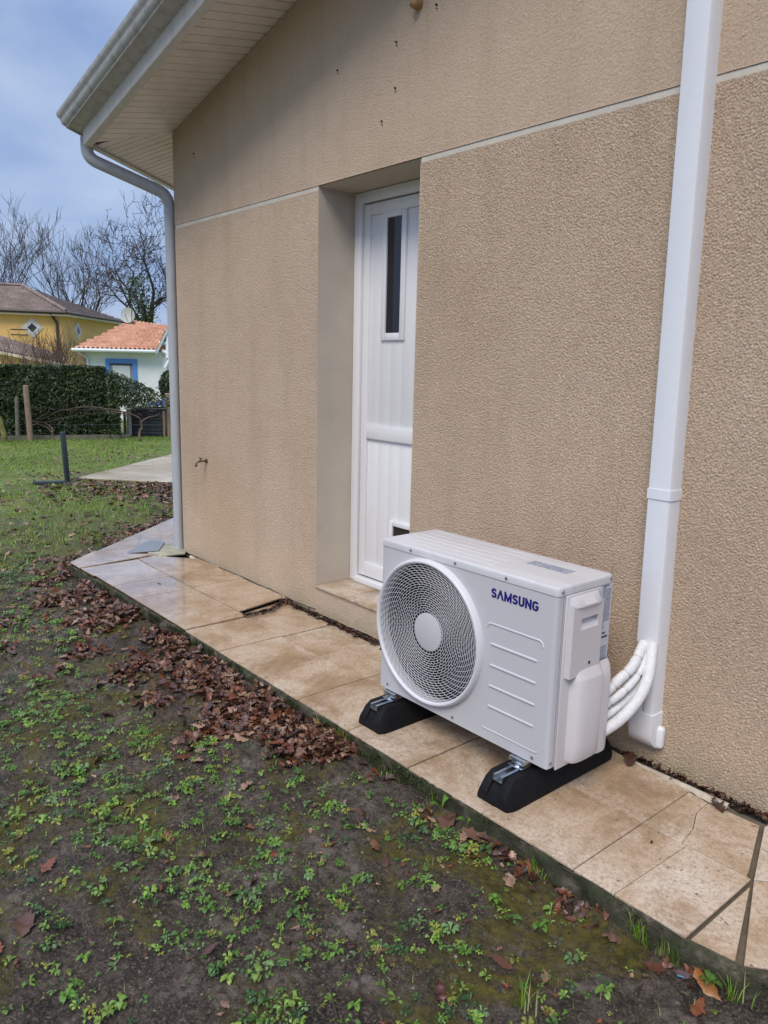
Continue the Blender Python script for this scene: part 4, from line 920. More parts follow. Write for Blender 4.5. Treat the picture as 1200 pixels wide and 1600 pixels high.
# thin scatter over the lawn and soil
n_ = 11000; Q = np.column_stack([rng.uniform(-13.5, .6, n_), rng.uniform(-4.4, 3.2, n_)]); d_ = outside(Q[:, 0], Q[:, 1])
pr = np.interp(Q[:, 0], [-14, -9, -6.5, -4, 0], [.30, 1, 1.3, .22, .07]); den = np.array([mnoise.noise(Vector((p_[0] * 1.2, p_[1] * 1.2, 5))) for p_ in Q])
Q = Q[(d_ > .03) & (rng.random(n_) < pr * np.clip(.8 + den * 1.5, .1, 1.6))]
inT = lambda q: ((q - tc) @ NV[:2] > -.02) & ((q - tc) @ EV[:2] > -.02)
Q = Q[~inT(Q)]
V, F, T = litter(Q, .022, .075, .006, 5, .35, dead * 1.25)
tag(npmesh('scattered_leaves', V, F, M_LITTER, tint=T), 'thin scatter of dead leaves over the lawn and soil', 'fallen leaves', kind='stuff')
# drift in front of the terrace
n_ = 2600; u_ = rng.uniform(-.1, 3.2, n_); o_ = np.abs(rng.normal(0, .6, n_)); Q = tc[None] + NV[None, :2] * u_[:, None] - EV[None, :2] * (o_[:, None] + .03); Q = Q[rng.random(n_) < np.clip(.25 + u_ * .5, 0, 1)]
V, F, T = litter(Q, .05, .10, .02, 6, .4, dead * 1.1); tag(npmesh('terrace_leaf_litter', V, F, M_LITTER, tint=T), 'brown leaves gathered in front of the concrete terrace', 'fallen leaves', kind='stuff')
# crumbs in the crack by the wall
n_ = 420; Q = np.column_stack([np.concatenate([rng.uniform(-3.95, -2.55, 300), rng.uniform(-1.47, -.9, 120)]), np.concatenate([-.036 - np.abs(rng.normal(0, .016, 300)), -.03 - np.abs(rng.normal(0, .012, 120))])])
r_ = np.random.default_rng(9); t_ = dead[r_.integers(0, 8, n_)] * .55
o1 = scatter(LT[2][0], LT[2][1], np.column_stack([Q, np.full(n_, -.008) + .012 * r_.random(n_)]), r_.random(n_) * 6.28, r_.normal(0, .6, n_), r_.random(n_) * 6.28, r_.uniform(.012, .04, n_), t_)
u_ = rng.random(160); Q2 = np.column_stack([-3.745 - .0 * u_ + rng.normal(0, .006, 160) - .12 * np.clip(u_ * 2 - 1, 0, 1), -.40 + .36 * u_]); o2 = scatter(LT[0][0], LT[0][1], np.column_stack([Q2, np.full(160, .002)]), r_.random(160) * 6.28, r_.normal(0, .5, 160), r_.random(160) * 6.28, r_.uniform(.012, .04, 160), dead[r_.integers(0, 8, 160)] * .5)
V, F, T = join([o1, o2]); tag(npmesh('crack_debris', V, F, M_LITTER, tint=T), 'dark crumbs and leaf bits caught in the crack along the wall', 'debris', kind='stuff')

# single leaves that stand out
def one(name, px, py, size, tcol, label, li, yaw, tilt=.2, z=G + .012):
    p_ = atz(px, py, z); v_, f_ = LT[li]; V, F, T = scatter(v_, f_, np.array([[0, 0, 0.]]), np.array([yaw]), np.array([tilt]), np.array([yaw]), np.array([size]), np.array([tcol]))
    o = npmesh(name, V, F, M_LITTER, tint=T); o.location = (p_[0], p_[1], max(float(gz(p_[0], p_[1])) + .014, z) if z < -.05 else z); return tag(o, label, 'leaf')
one('dead_leaf', 832, 1358, .095, (.30, .13, .06), 'curled orange brown leaf standing against the slab edge below the right foot', 2, .6, .7)
one('dead_leaf', 1105, 1538, .105, (.36, .14, .04), 'bright rust orange leaf under the bottom right slab edge', 1, 1.3, .2)
one('dead_leaf', 1090, 1572, .075, (.26, .09, .04), 'dark rusty leaf just below the bright orange one near the right corner', 4, .2, .2)
one('dead_leaf', 588, 1326, .070, (.20, .085, .04), 'rolled brown leaf on bare soil above the long twig', 4, 1.2, .2)
one('dead_leaf', 700, 1290, .105, (.15, .07, .05), 'large flat brown leaf against the kerb in front of the right foot', 0, .3, .25)
one('dead_leaf', 745, 1322, .10, (.19, .10, .06), 'brown leaf beside the large flat one along the slab edge', 3, 2.1, .2)
one('dead_leaf', 783, 1503, .07, (.13, .055, .035), 'small dark red leaf lying on soil near the bottom centre', 5, 1.9)
one('dead_leaf', 75, 1352, .06, (.20, .06, .03), 'reddish leaf among the weeds near the left edge', 3, .5)
one('dead_leaf', 40, 1450, .10, (.13, .065, .045), 'big pale brown leaf at the left edge of the soil', 0, 1.1)
one('dead_leaf', 960, 1468, .075, (.20, .12, .08), 'tan leaf lying below the slab edge near the grass tuft', 1, 2.5)
one('dead_leaf', 1122, 1258, .075, (.10, .055, .04), 'dark curled leaf on the tiles by the crack at the right', 2, .9, .2, ZB + .012)
one('dead_leaf', 985, 1187, .09, (.10, .045, .03), 'dark brown leaf by the wall under the duct elbow', 0, .4, .3, ZB + .012)
one('leaf_crumb', 1018, 1315, .018, (.02, .013, .01), 'black crumb lying on the right hand tiles', 4, .4, .3, ZB + .004)
one('leaf_crumb', 249, 911, .035, (.07, .04, .03), 'dark leaf bit lying on the far white tiles', 4, 1.9, .3, ZA + .006)
def twig(pxs, r, label):
    P = [atz(a, b_, G + .012) for a, b_ in pxs]; P = [np.array([p_[0], p_[1], float(gz(p_[0], p_[1])) + .008 + r]) for p_ in P]
    mb = MB(); m_ = len(P); mb.tube(P, [r * (1 - .5 * i / m_) for i in range(m_)], 7); k_ = m_ // 2; q = P[k_] + np.array([.03, .02, .006]); mb.tube([P[k_], q], [r * .6, r * .3], 5)
    o = build('twig', mb, M_TWIG, None, origin=P[0]); return tag(o, label, 'twig')
twig([(496, 1337), (494, 1370), (520, 1388), (560, 1410), (604, 1438)], .0032, 'long dark bent twig lying on bare soil')
twig([(516, 1545), (522, 1572), (528, 1600)], .0028, 'short twig at the bottom edge, left of its neighbour')
twig([(560, 1545), (578, 1568), (606, 1592)], .0028, 'thin twig slanting right at the bottom centre')
twig([(142, 1340), (150, 1318), (160, 1306)], .0028, 'small stick among the weeds on the left')
twig([(236, 912), (246, 909), (256, 907)], .002, 'tiny twig among the leaves by the far tiles') if False else None
# blue plastic thread by the right corner
pp = [atz(a, b_, G + .02) for a, b_ in ((1058, 1524), (1068, 1527), (1080, 1522))]; mb = MB(); mb.tube(pp, .0022, 6); tag(build('plastic_string', mb, simple('cyan_plastic', (.05, .25, .35), .4), None, origin=pp[0]), 'bit of pale blue plastic string below the slab near the right corner', 'string')

# weeds: rosettes of oval leaves
def oval(l_, w_, cup=.2):
    v_ = [(0, 0, 0)]; 
    for t, ww in ((.30, .35), (.62, 1.0), (.88, .75)):
        for sg in (-1, 1): v_.append((sg * w_ * ww / 2, l_ * t, cup * l_ * math.sin(t * 2.6) + .12 * w_))
    v_.append((0, l_, cup * l_ * .25)); F_ = [(0, 2, 1), (1, 2, 4), (1, 4, 3), (3, 4, 6), (3, 6, 5), (5, 6, 7)]; return np.array(v_), np.array(F_)
def rosette(seed, nl=9, upr=.35):
    r_ = np.random.default_rng(seed); out = []; 
    for i in range(nl):
        l_ = r_.uniform(.35, 1.15); v_, f_ = oval(l_, l_ * r_.uniform(.30, .72), r_.uniform(.1, .7)); v_ = v_ + np.array([0, .05, 0]); out.append(scatter(v_, f_, np.zeros((1, 3)), np.array([i * 2.4 + r_.normal(0, .6)]), np.array([0.]), np.array([0.]), np.array([1.]), np.array([[1., 1, 1]]) * r_.uniform(.75, 1.2)))
    return join(out)
RS = [rosette(s_, n_, .3) for s_, n_ in ((1, 5), (2, 8), (3, 4), (4, 12), (5, 7), (6, 3))]
def weeds(P, smin, smax, seed, pal):
    r_ = np.random.default_rng(seed); which = r_.integers(0, 6, len(P)); out = []
    for w_ in range(6):
        Q = P[which == w_]; n_ = len(Q)
        if not n_: continue
        v_, f_, t_ = RS[w_]; tint = pal[r_.integers(0, len(pal), n_)] * (.75 + .5 * r_.random((n_, 1)))
        V, F, T = scatter(v_, f_, np.stack([Q[:, 0], Q[:, 1], gz(Q[:, 0], Q[:, 1]) + .004], 1), r_.random(n_) * 6.28, r_.normal(0, .15, n_), r_.random(n_) * 6.28, smin + (smax - smin) * r_.random(n_) ** 1.6, tint)
        T = T * np.tile(t_, (n_, 1)); out.append((V, F, T))
    return join(out)
gp = np.array([(.14, .28, .04), (.11, .24, .035), (.20, .36, .06), (.08, .17, .04), (.055, .12, .04), (.24, .37, .07), (.27, .30, .05), (.17, .29, .11)])
# clustered positions
cl = []
r_ = np.random.default_rng(31)
for c_ in range(5200):
    cx, cy = r_.uniform(-6.8, .3), -.84 - 3.2 * r_.random()
    dn = mnoise.fractal(Vector((cx * 1.1, cy * 1.1, 2)), 1, 2, 3); lft = np.interp(-cx - cy, [1.8, 3.2, 5.0], [.55, .8, 1.0])
    if r_.random() > lft * np.clip(.62 + 1.6 * dn, .10, 1): continue
    k_ = r_.integers(1, 10); s_ = r_.uniform(.015, .075); cl.append(np.column_stack([cx + r_.normal(0, s_, k_), cy + r_.normal(0, s_ * .8, k_)]))
cl.append(np.column_stack([r_.uniform(-6.5, .3, 2600), r_.uniform(-4, -.82, 2600)])); cl = np.vstack(cl); cl = cl[outside(cl[:, 0], cl[:, 1]) > .035]; bd = (cl[:, 0] > -5.5) & (cl[:, 0] < -2.1) & (YO - cl[:, 1] < .42); cl = cl[~bd | (r_.random(len(cl)) < .2)]
V, F, T = weeds(cl, .006, .026, 33, gp); tag(npmesh('weeds', V, F, M_GREEN, tint=T, smooth=False), 'low rosettes of bright green weeds dotted over the dark soil', 'weeds', kind='stuff')
# small herbs/grass tufts along slab edge
def blades(P, hmin, hmax, wdt, seed, pal, lean=.5):
    r_ = np.random.default_rng(seed); n_ = len(P); a = r_.random(n_) * 6.28; h_ = r_.uniform(hmin, hmax, n_); ln = h_ * lean * r_.random(n_); w_ = wdt * r_.uniform(.6, 1.3, n_)
    z = gz(P[:, 0], P[:, 1]) - .003 if P.shape[1] == 2 else P[:, 2]; b0 = np.stack([P[:, 0], P[:, 1], z], 1); sd = np.stack([-np.sin(a), np.cos(a), 0 * a], 1) * w_[:, None] / 2; dr_ = np.stack([np.cos(a), np.sin(a), 0 * a], 1)
    m1_ = b0 + dr_ * (ln * .35)[:, None] + np.array([0, 0, 1]) * (h_ * .6)[:, None]; tp = b0 + dr_ * ln[:, None] + np.array([0, 0, 1]) * h_[:, None]
    V = np.stack([b0 - sd, b0 + sd, m1_ + sd * .7, m1_ - sd * .7, tp], 1).reshape(-1, 3); k_ = np.arange(n_)[:, None] * 5
    F = np.concatenate([k_ + np.array([[0, 1, 2]]), k_ + np.array([[0, 2, 3]]), k_ + np.array([[3, 2, 4]])], 0); T = np.repeat(pal[r_.integers(0, len(pal), n_)] * (.7 + .6 * r_.random((n_, 1))), 5, 0); return V, F, T
gpal = np.array([(.13, .26, .03), (.20, .36, .04), (.30, .42, .05), (.07, .15, .02), (.36, .38, .18), (.15, .30, .03)])
# lawn grass
n_ = 230000; r_ = np.random.default_rng(41); xg = -5.0 - 12 * r_.random(n_) ** 1.15; yg = r_.uniform(-4.2, 5.2, n_)
den = np.array([mnoise.fractal(Vector((a * .9, b_ * .9, 7)), 1, 2, 3) for a, b_ in zip(xg[::1], yg[::1])])
pk = np.clip((-xg - 4.6) / 3.2, .03, 1) * np.clip(.62 + den * 1.6, .05, 1)
Q = np.column_stack([xg, yg]); kp = (r_.random(n_) < pk) & (outside(xg, yg) > .10) & ~inT(Q) & ((Q - np.array([-5.4, 0])) @ NV[:2] < -.15)
Q = Q[kp]; dd = outside(Q[:, 0], Q[:, 1]); Q = Q[(dd > .5) | (r_.random(len(Q)) < .3)]
V, F, T = blades(Q, .018, .05, .0055, 42, gpal, 1.1); tag(npmesh('lawn_grass', V, F, M_GREEN, tint=T, smooth=False), 'short patchy green grass of the lawn beyond the paving', 'grass', kind='stuff')
# tufts at the slab edge and between the weeds
tp = []
for px, py, k_ in ((1040, 1440, 46), (1060, 1478, 30), (862, 1352, 16), (640, 1200, 12), (550, 1165, 26), (520, 1150, 20), (700, 1245, 8), (1178, 1530, 22), (820, 1575, 26), (930, 1420, 8)):
    c_ = atz(px, py, G); tp.append(np.column_stack([c_[0] + r_.normal(0, .022, k_), np.minimum(c_[1] + r_.normal(0, .018, k_), YO - .012)]))
tp = np.vstack(tp); V, F, T = blades(tp, .035, .085, .004, 43, gpal * 1.0, .7)
sc = np.column_stack([r_.uniform(-6, .2, 7000), -.84 - 3 * r_.random(7000)]); sc = sc[r_.random(7000) < np.array([np.clip(.3 + 1.3 * mnoise.noise(Vector((a * 2, b_ * 2, 4))), .04, 1) for a, b_ in sc])]; V2, F2, T2 = blades(sc, .012, .035, .003, 44, gpal, 1.2)
V, F, T = join([(V, F, T), (V2, F2, T2)]); tag(npmesh('grass_tufts', V, F, M_GREEN, tint=T, smooth=False), 'thin grass tufts growing at the foot of the slab edge', 'grass', kind='stuff')
# moss on slab edge
n_ = 26000; ii = r_.integers(0, len(ov), n_); zz = -.02 - .085 * r_.random(n_); Pm = np.column_stack([ov[ii, 0] + outn[ii, 0] * .005, ov[ii, 1] + outn[ii, 1] * .005, zz])
den = np.array([mnoise.noise(Vector((p_[0] * 5, p_[1] * 5, p_[2] * 9))) for p_ in Pm]); Pm = Pm[(den > .02) & (Pm[:, 0] > -8)]
V, F, T = blades(Pm, .004, .012, .005, 45, np.array([(.03, .05, .01), (.045, .07, .012), (.06, .075, .02)]), 2.5); tag(npmesh('edge_moss', V, F, M_GREEN, tint=T, smooth=False), 'dark green moss growing on the side of the concrete slab', 'moss', kind='stuff')
# crumbs, grit and leaf fragments on the bare soil
n_ = 60000; Q = np.column_stack([r_.uniform(-5.5, .4, n_), -.83 - 3.0 * r_.random(n_)]); den = np.array([mnoise.noise(Vector((p_[0] * 4, p_[1] * 4, 11))) for p_ in Q]); Q = Q[(r_.random(n_) < np.clip(.5 + den, .1, 1)) & (outside(Q[:, 0], Q[:, 1]) > .02)]; n_ = len(Q)
TV = np.array([(-1, -.8, 0), (1, -.6, 0), (.2, 1, 0), (-.3, .1, .8), (.5, .2, .6)]); TF = np.array([(0, 1, 3), (1, 4, 3), (1, 2, 4), (2, 3, 4), (2, 0, 3)])
cp = np.array([(.10, .08, .062), (.05, .038, .028), (.17, .145, .12), (.30, .27, .23), (.03, .022, .016), (.07, .05, .03)]); ct = cp[np.minimum(r_.integers(0, 9, n_), 5) if False else r_.choice(6, n_, p=[.28, .26, .14, .04, .16, .12])]
V, F, T = scatter(TV, TF, np.column_stack([Q, gz(Q[:, 0], Q[:, 1]) - .0005]), r_.random(n_) * 6.28, r_.normal(0, .3, n_), r_.random(n_) * 6.28, .0015 + .0060 * r_.random(n_) ** 3, ct); tag(npmesh('soil_crumbs', V, F, M_LITTER, tint=T, smooth=False), 'crumbs of earth and grit lying on the bare soil', 'soil', kind='stuff')
n_ = 1500; Q = np.column_stack([r_.uniform(-5.5, .4, n_), -.85 - 3.0 * r_.random(n_)]); Q = Q[outside(Q[:, 0], Q[:, 1]) > .02]; V, F, T = litter(Q, .008, .026, .003, 8, .3, dead * 1.3); tag(npmesh('leaf_fragments', V, F, M_LITTER, tint=T), 'small torn leaf fragments strewn on the soil', 'fallen leaves', kind='stuff')
# a few broad-leaved plants against the slab
def plant(px, py, nl, size, label, col, z=G):
    c_ = atz(px, py, z); r_ = np.random.default_rng(int(px)); out = []
    for i in range(nl):
        v_, f_ = oval(1, .42, .5); out.append(scatter(v_, f_, np.array([[0, 0, .0]]), np.array([i * 2.4]), np.array([r_.uniform(.1, .7)]), np.array([i * 2.4]), np.array([size * r_.uniform(.7, 1.1)]), np.array([col]) * r_.uniform(.8, 1.2)))
    V, F, T = join(out); o = npmesh('broadleaf_weed', V, F, M_GREEN, tint=T, smooth=False); o.location = (c_[0], min(c_[1], YO - .02), float(gz(c_[0], c_[1])) + .003); return tag(o, label, 'weed')
plant(708, 1268, 2, .06, 'two upright bright green leaves at the slab edge before the right foot', (.10, .22, .02))
plant(756, 1288, 2, .055, 'single green sprout against the slab edge right of the two upright leaves', (.09, .20, .02))
plant(1120, 1535, 7, .035, 'round leaved green weed beside the bright orange leaf', (.09, .19, .025))
plant(565, 1162, 8, .045, 'leafy green weed at the end of the leaf drift by the slab', (.06, .15, .02))
plant(770, 1425, 11, .030, 'compact pale green rosette on bare soil below the slab', (.12, .24, .03))

# ------------------------------------------------------------------ garden things behind
post = thing('metal_post', tuple(atz(106, 754, G)), 'dark grey square metal post standing on the lawn by the terrace corner', 'post')
c_ = atz(106, 754, G); mb = MB(); w_ = .028; mb.prism([(c_[0] - w_, c_[1] - w_, G - .05), (c_[0] + w_, c_[1] - w_, G - .05), (c_[0] + w_, c_[1] + w_, G - .05), (c_[0] - w_, c_[1] + w_, G - .05)], (-.03, -.02, .69)); build('shaft', mb, M_STEELP, post, bevel=.004)
mb = MB(); mb.box((c_[0] - .075, c_[1] - .075, G - .01), (c_[0] + .075, c_[1] + .075, G + .012)); build('base_plate', mb, M_STEELP, post, bevel=.002)
a = atz(52, 757, G); b_ = atz(104, 756, G); mb = MB(); dv = (b_ - a); nn_ = np.array([-dv[1], dv[0], 0]); nn_ /= np.linalg.norm(nn_); mb.prism([a - nn_ * .04 + (0, 0, .005), a + nn_ * .04 + (0, 0, .005), b_ + nn_ * .04 + (0, 0, .005), b_ - nn_ * .04 + (0, 0, .005)], (0, 0, .035)); tag(build('metal_bar', mb, M_STEELP, None, origin=a, bevel=.003), 'dark metal bar lying in the grass left of the metal post', 'bar')
a = tc + np.array([-.1, -.04]); b_ = tc + NV[:2] * 3.2 + np.array([0, -.06]); mb = MB(); mb.prism([(a[0], a[1], G - .02), (b_[0], b_[1], G - .02), (b_[0] - .03, b_[1] + .05, G - .02), (a[0] - .03, a[1] + .05, G - .02)], (0, 0, .05)); tag(build('timber_edging', mb, M_POSTG, None, origin=(a[0], a[1], G), smooth=False), 'low weathered edging board along the front of the terrace', 'edging')

HD = 15.9                                        # hedge: line in plan
h0 = atz(-260, 690, G)[:2]; h1 = atz(198, 684, G)[:2]; hd = (h1 - h0); HLEN = np.linalg.norm(hd); hd /= HLEN; hn = np.array([-hd[1], hd[0]]); 
if hn @ np.array([-1, 0]) < 0: hn = -hn           # points away from the camera
HH = 1.40 ; HT = .85
hedge = thing('laurel_hedge', (h0[0], h0[1], G), 'tall clipped dark green hedge at the end of the lawn', 'hedge')
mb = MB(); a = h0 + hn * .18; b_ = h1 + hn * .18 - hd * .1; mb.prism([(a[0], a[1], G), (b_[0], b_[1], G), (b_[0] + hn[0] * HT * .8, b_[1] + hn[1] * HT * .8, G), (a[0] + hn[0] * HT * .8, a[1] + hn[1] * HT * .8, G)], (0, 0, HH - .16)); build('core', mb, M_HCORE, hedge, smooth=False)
def leafcloud(P, nrm, size, seed, pal, jitter=.6):
    r_ = np.random.default_rng(seed); n_ = len(P); t = r_.normal(0, 1, (n_, 3)); nv = nrm + r_.normal(0, jitter, (n_, 3)); nv /= np.linalg.norm(nv, axis=1)[:, None]
    u_ = np.cross(nv, t); u_ /= np.linalg.norm(u_, axis=1)[:, None]; v_ = np.cross(nv, u_); s_ = (size * r_.uniform(.6, 1.3, n_))[:, None]
    V = np.stack([P - u_ * s_, P - v_ * s_ * .42 + nv * s_ * .12, P + u_ * s_, P + v_ * s_ * .42 + nv * s_ * .12], 1).reshape(-1, 3); k_ = np.arange(n_)[:, None] * 4; F = k_ + np.array([[0, 1, 2, 3]])
    T = np.repeat(pal[r_.integers(0, len(pal), n_)] * (.6 + .8 * r_.random((n_, 1))), 4, 0); return V, F, T
hp = np.array([(.020, .042, .014), (.032, .060, .018), (.012, .028, .009), (.050, .085, .025), (.08, .115, .035)])
n_ = 42000; r_ = np.random.default_rng(51); s_ = r_.random(n_) * (HLEN + .95); side = r_.random(n_); z = r_.random(n_) * HH; dep = np.abs(r_.normal(0, .07, n_))
bul = np.array([.09 * mnoise.noise(Vector((a * 1.6, b_ * 1.6, 0))) + .05 * mnoise.noise(Vector((a * 5, b_ * 5, 3))) for a, b_ in zip(s_, z)])
topm = side < .25; y_ = np.where(topm, r_.random(n_) * HT, dep + bul); z = np.where(topm, HH - dep * .8 + .05 * bul, z)
ex = np.clip(s_ - HLEN + .35, 0, 9); lim = HH - .04 - .45 * ex ** 1.25; loose = (ex > 0)          # the loose end droops towards the box
z = np.where(loose, np.minimum(z, lim * r_.random(n_) ** .35), z); y_ = np.where(loose, y_ + r_.normal(0, .16, n_), y_); ok = ~(loose & (r_.random(n_) < np.clip(ex * .75, 0, .85))) & ~(loose & (ex > .25) & (z < .62))
P = np.column_stack([h0[0] + hd[0] * s_ + hn[0] * y_, h0[1] + hd[1] * s_ + hn[1] * y_, G + z])[ok]; nr = np.where(topm[:, None], np.array([[0, 0, 1.]]), np.array([[-hn[0], -hn[1], .15]]))[ok]
V, F, T = leafcloud(P, nr, .036, 52, hp); tag(npmesh('foliage', V, F, M_HEDGE, hedge, tint=T, smooth=False), kind='stuff')
for i in range(16):
    s0 = HLEN - .2 + .9 * r_.random(); p0 = np.array([*(h0 + hd * s0 + hn * .3), G + 1.0]); p1 = p0 + np.array([*(hd * r_.uniform(0, .25)), r_.uniform(.0, .38) - .5 * max(0, s0 - HLEN)]); mb = MB(); mb.tube([p0, (p0 + p1) / 2 + r_.normal(0, .02, 3), p1], [.006, .005, .003], 4); build('stem', mb, M_VINE, hedge)
edgeb = MB(); a = h0 - hn * .12; b_ = h1 - hn * .12 + hd * .05; edgeb.prism([(a[0], a[1], G - .02), (b_[0], b_[1], G - .02), (b_[0] - hn[0] * .05, b_[1] - hn[1] * .05, G - .02), (a[0] - hn[0] * .05, a[1] - hn[1] * .05, G - .02)], (0, 0, .10)); tag(build('timber_edging', edgeb, M_POSTG, None, origin=(a[0], a[1], G), smooth=False), 'low grey timber board along the foot of the hedge', 'edging')
def wpost(x_, ytop, ybot, r, label, lean=0, mat=M_POST, name='wooden_post'):
    b0 = atz(x_, ybot, G); dpt = (b0 - CC) @ CF; hgt = (ybot - ytop) * dpt / FPX; mb = MB(); t0 = b0 + np.array([CR[0] * lean, CR[1] * lean, hgt]); mb.tube([b0 - (0, 0, .1), b0, (b0 + t0) / 2, t0, t0 + (0, 0, .01)], [r, r, r * .97, r * .93, r * .6], 12); return tag(build(name, mb, mat, None, origin=b0, ang=50), label, 'post', 'posts in front of the hedge')
wpost(48, 604, 689, .055, 'thick brown wooden post, tallest in front of the hedge', -.03); wpost(28, 622, 687, .04, 'grey wooden post between the tall brown post and the mossy one', .03, M_POSTG)
wpost(9, 652, 691, .05, 'short mossy leaning post at the left edge', -.09, simple('mossy_wood', (.16, .16, .05), .9, var=.5, scale=8)); wpost(266, 616, 682, .07, 'brown wooden post right of the dark box, beside the downpipe', -.02)
wpost(196, 644, 682, .03, 'thin brown stake left of the dark box', 0, M_VINE)
# vines trained in front of the hedge
vine = thing('grape_vine', tuple(atz(83, 686, G)), 'bare gnarled grape vine trained sideways in front of the hedge', 'vine')
def vpath(pts, r0, r1, dpt=14.6, name='vine_branch'):
    P = [at(a, b_, dpt + .1 * math.sin(i)) for i, (a, b_) in enumerate(pts)]; mb = MB(); m_ = len(P); Q = []
    for i in range(m_ - 1):
        for t in np.linspace(0, 1, 4)[:-1]: Q.append(P[i] * (1 - t) + P[i + 1] * t + np.random.default_rng(i * 7 + int(pts[0][0])).normal(0, .012, 3) * (t > 0))
    Q.append(P[-1]); mb.tube(Q, list(np.linspace(r0, r1, len(Q))), 6); build(name, mb, M_VINE, vine)
vpath([(84, 689), (82, 676), (74, 668), (62, 664), (50, 665)], .028, .008); vpath([(82, 676), (78, 666), (70, 662)], .02, .008); vpath([(58, 655), (80, 648), (100, 641), (130, 636), (158, 637), (180, 644), (200, 650)], .006, .011)
vpath([(219, 688), (219, 672), (220, 660), (212, 650), (190, 643), (165, 640)], .028, .007); vpath([(220, 660), (232, 652), (250, 646)], .018, .008); vpath([(30, 652), (60, 660), (90, 655), (120, 648)], .008, .006); vpath([(60, 655), (75, 645), (80, 630), (90, 625)], .009, .004)
for i in range(26):
    rr3 = np.random.default_rng(i + 60); x_ = rr3.uniform(55, 255); y_ = 640 + rr3.uniform(-3, 6); vpath([(x_, y_), (x_ + rr3.uniform(-12, 12), y_ + rr3.uniform(-14, 10)), (x_ + rr3.uniform(-22, 22), y_ + rr3.uniform(-20, 10))], .005, .002)
for y_ in (640, 664):
    mb = MB(); mb.tube([at(-40, y_ - 2, 14.7), at(120, y_, 14.7), at(262, y_ - 1, 14.9)], .003, 4); build('wire', mb, M_STEELP, vine)
# dark box with tarp
bxo = atz(232, 682, G); box_t = thing('garden_box', tuple(bxo), 'dark anthracite storage box with a pale corner post beside the hedge end', 'box')
ux = np.array([CR[0], CR[1]]) / np.hypot(CR[0], CR[1]); uy = np.array([-ux[1], ux[0]]); pxm = (bxo - CC) @ CF / FPX
def obx(x0, x1, y0, y1, z0, z1, name, mat, parent, bev=.006):
    P = [bxo[:2] + ux * a + uy * b_ for a, b_ in ((x0, y0), (x1, y0), (x1, y1), (x0, y1))]; mb = MB(); mb.prism([(p_[0], p_[1], z0) for p_ in P], (0, 0, z1 - z0)); return build(name, mb, mat, parent, bevel=bev)
obx(-.34, .30, .01, .58, G, G + .56, 'box_body', M_ANTH, box_t)
for i in range(7): obx(-.32, -.02, 0, .012, G + .03 + i * .073, G + .095 + i * .073, 'slat', M_ANTH, box_t, .004); obx(.0, .29, 0, .012, G + .03 + i * .073, G + .095 + i * .073, 'slat', M_ANTH, box_t, .004)
obx(-.44, -.345, .0, .09, G, G + .55, 'corner_post', simple('pale_post', (.5, .5, .46), .7), box_t); obx(.305, .35, -.01, .05, G, G + .53, 'corner_batten', M_POST, box_t); obx(-.46, .37, -.03, .60, G + .563, G + .585, 'box_lid', M_POSTG, box_t)
mb = MB(); gx = np.linspace(-.1, .34, 12); gy = np.linspace(0, .5, 10)
for a in gx:
    for b_ in gy: q = bxo[:2] + ux * a + uy * b_; mb.v.append((q[0], q[1], G + .592 + .05 + .05 * mnoise.noise(Vector((a * 8, b_ * 8, 1))) + .12 * (b_ / .5) * max(0, (a + .1) / .44)))
mb.f = [(i * 10 + j, i * 10 + j + 1, i * 10 + j + 11, i * 10 + j + 10) for i in range(11) for j in range(9)]
tag(build('tarp', mb, M_TARP, None), 'crumpled bright blue tarp lying on top of the dark box', 'tarp')
# shrub by the downpipe
sb = thing('clipped_shrub', tuple(at(267, 684, 16.5)), 'dark green shrub beside the downpipe, in front of the white house', 'shrub'); r_ = np.random.default_rng(71); c_ = at(270, 603, 16.6); d_ = r_.normal(0, 1, (3200, 3)); d_ /= np.linalg.norm(d_, axis=1)[:, None]; P = c_ + d_ * np.array([.30, .30, .36]) * (.8 + .2 * r_.random((3200, 1)))
V, F, T = leafcloud(P, d_, .035, 72, hp * 1.1); tag(npmesh('foliage', V, F, M_HEDGE, sb, tint=T, smooth=False), kind='stuff')
mb = MB(); mb.tube([at(267, 684, 16.5), at(269, 650, 16.5), at(270, 610, 16.6)], [.04, .03, .02], 7); build('stem', mb, M_BARK, sb)

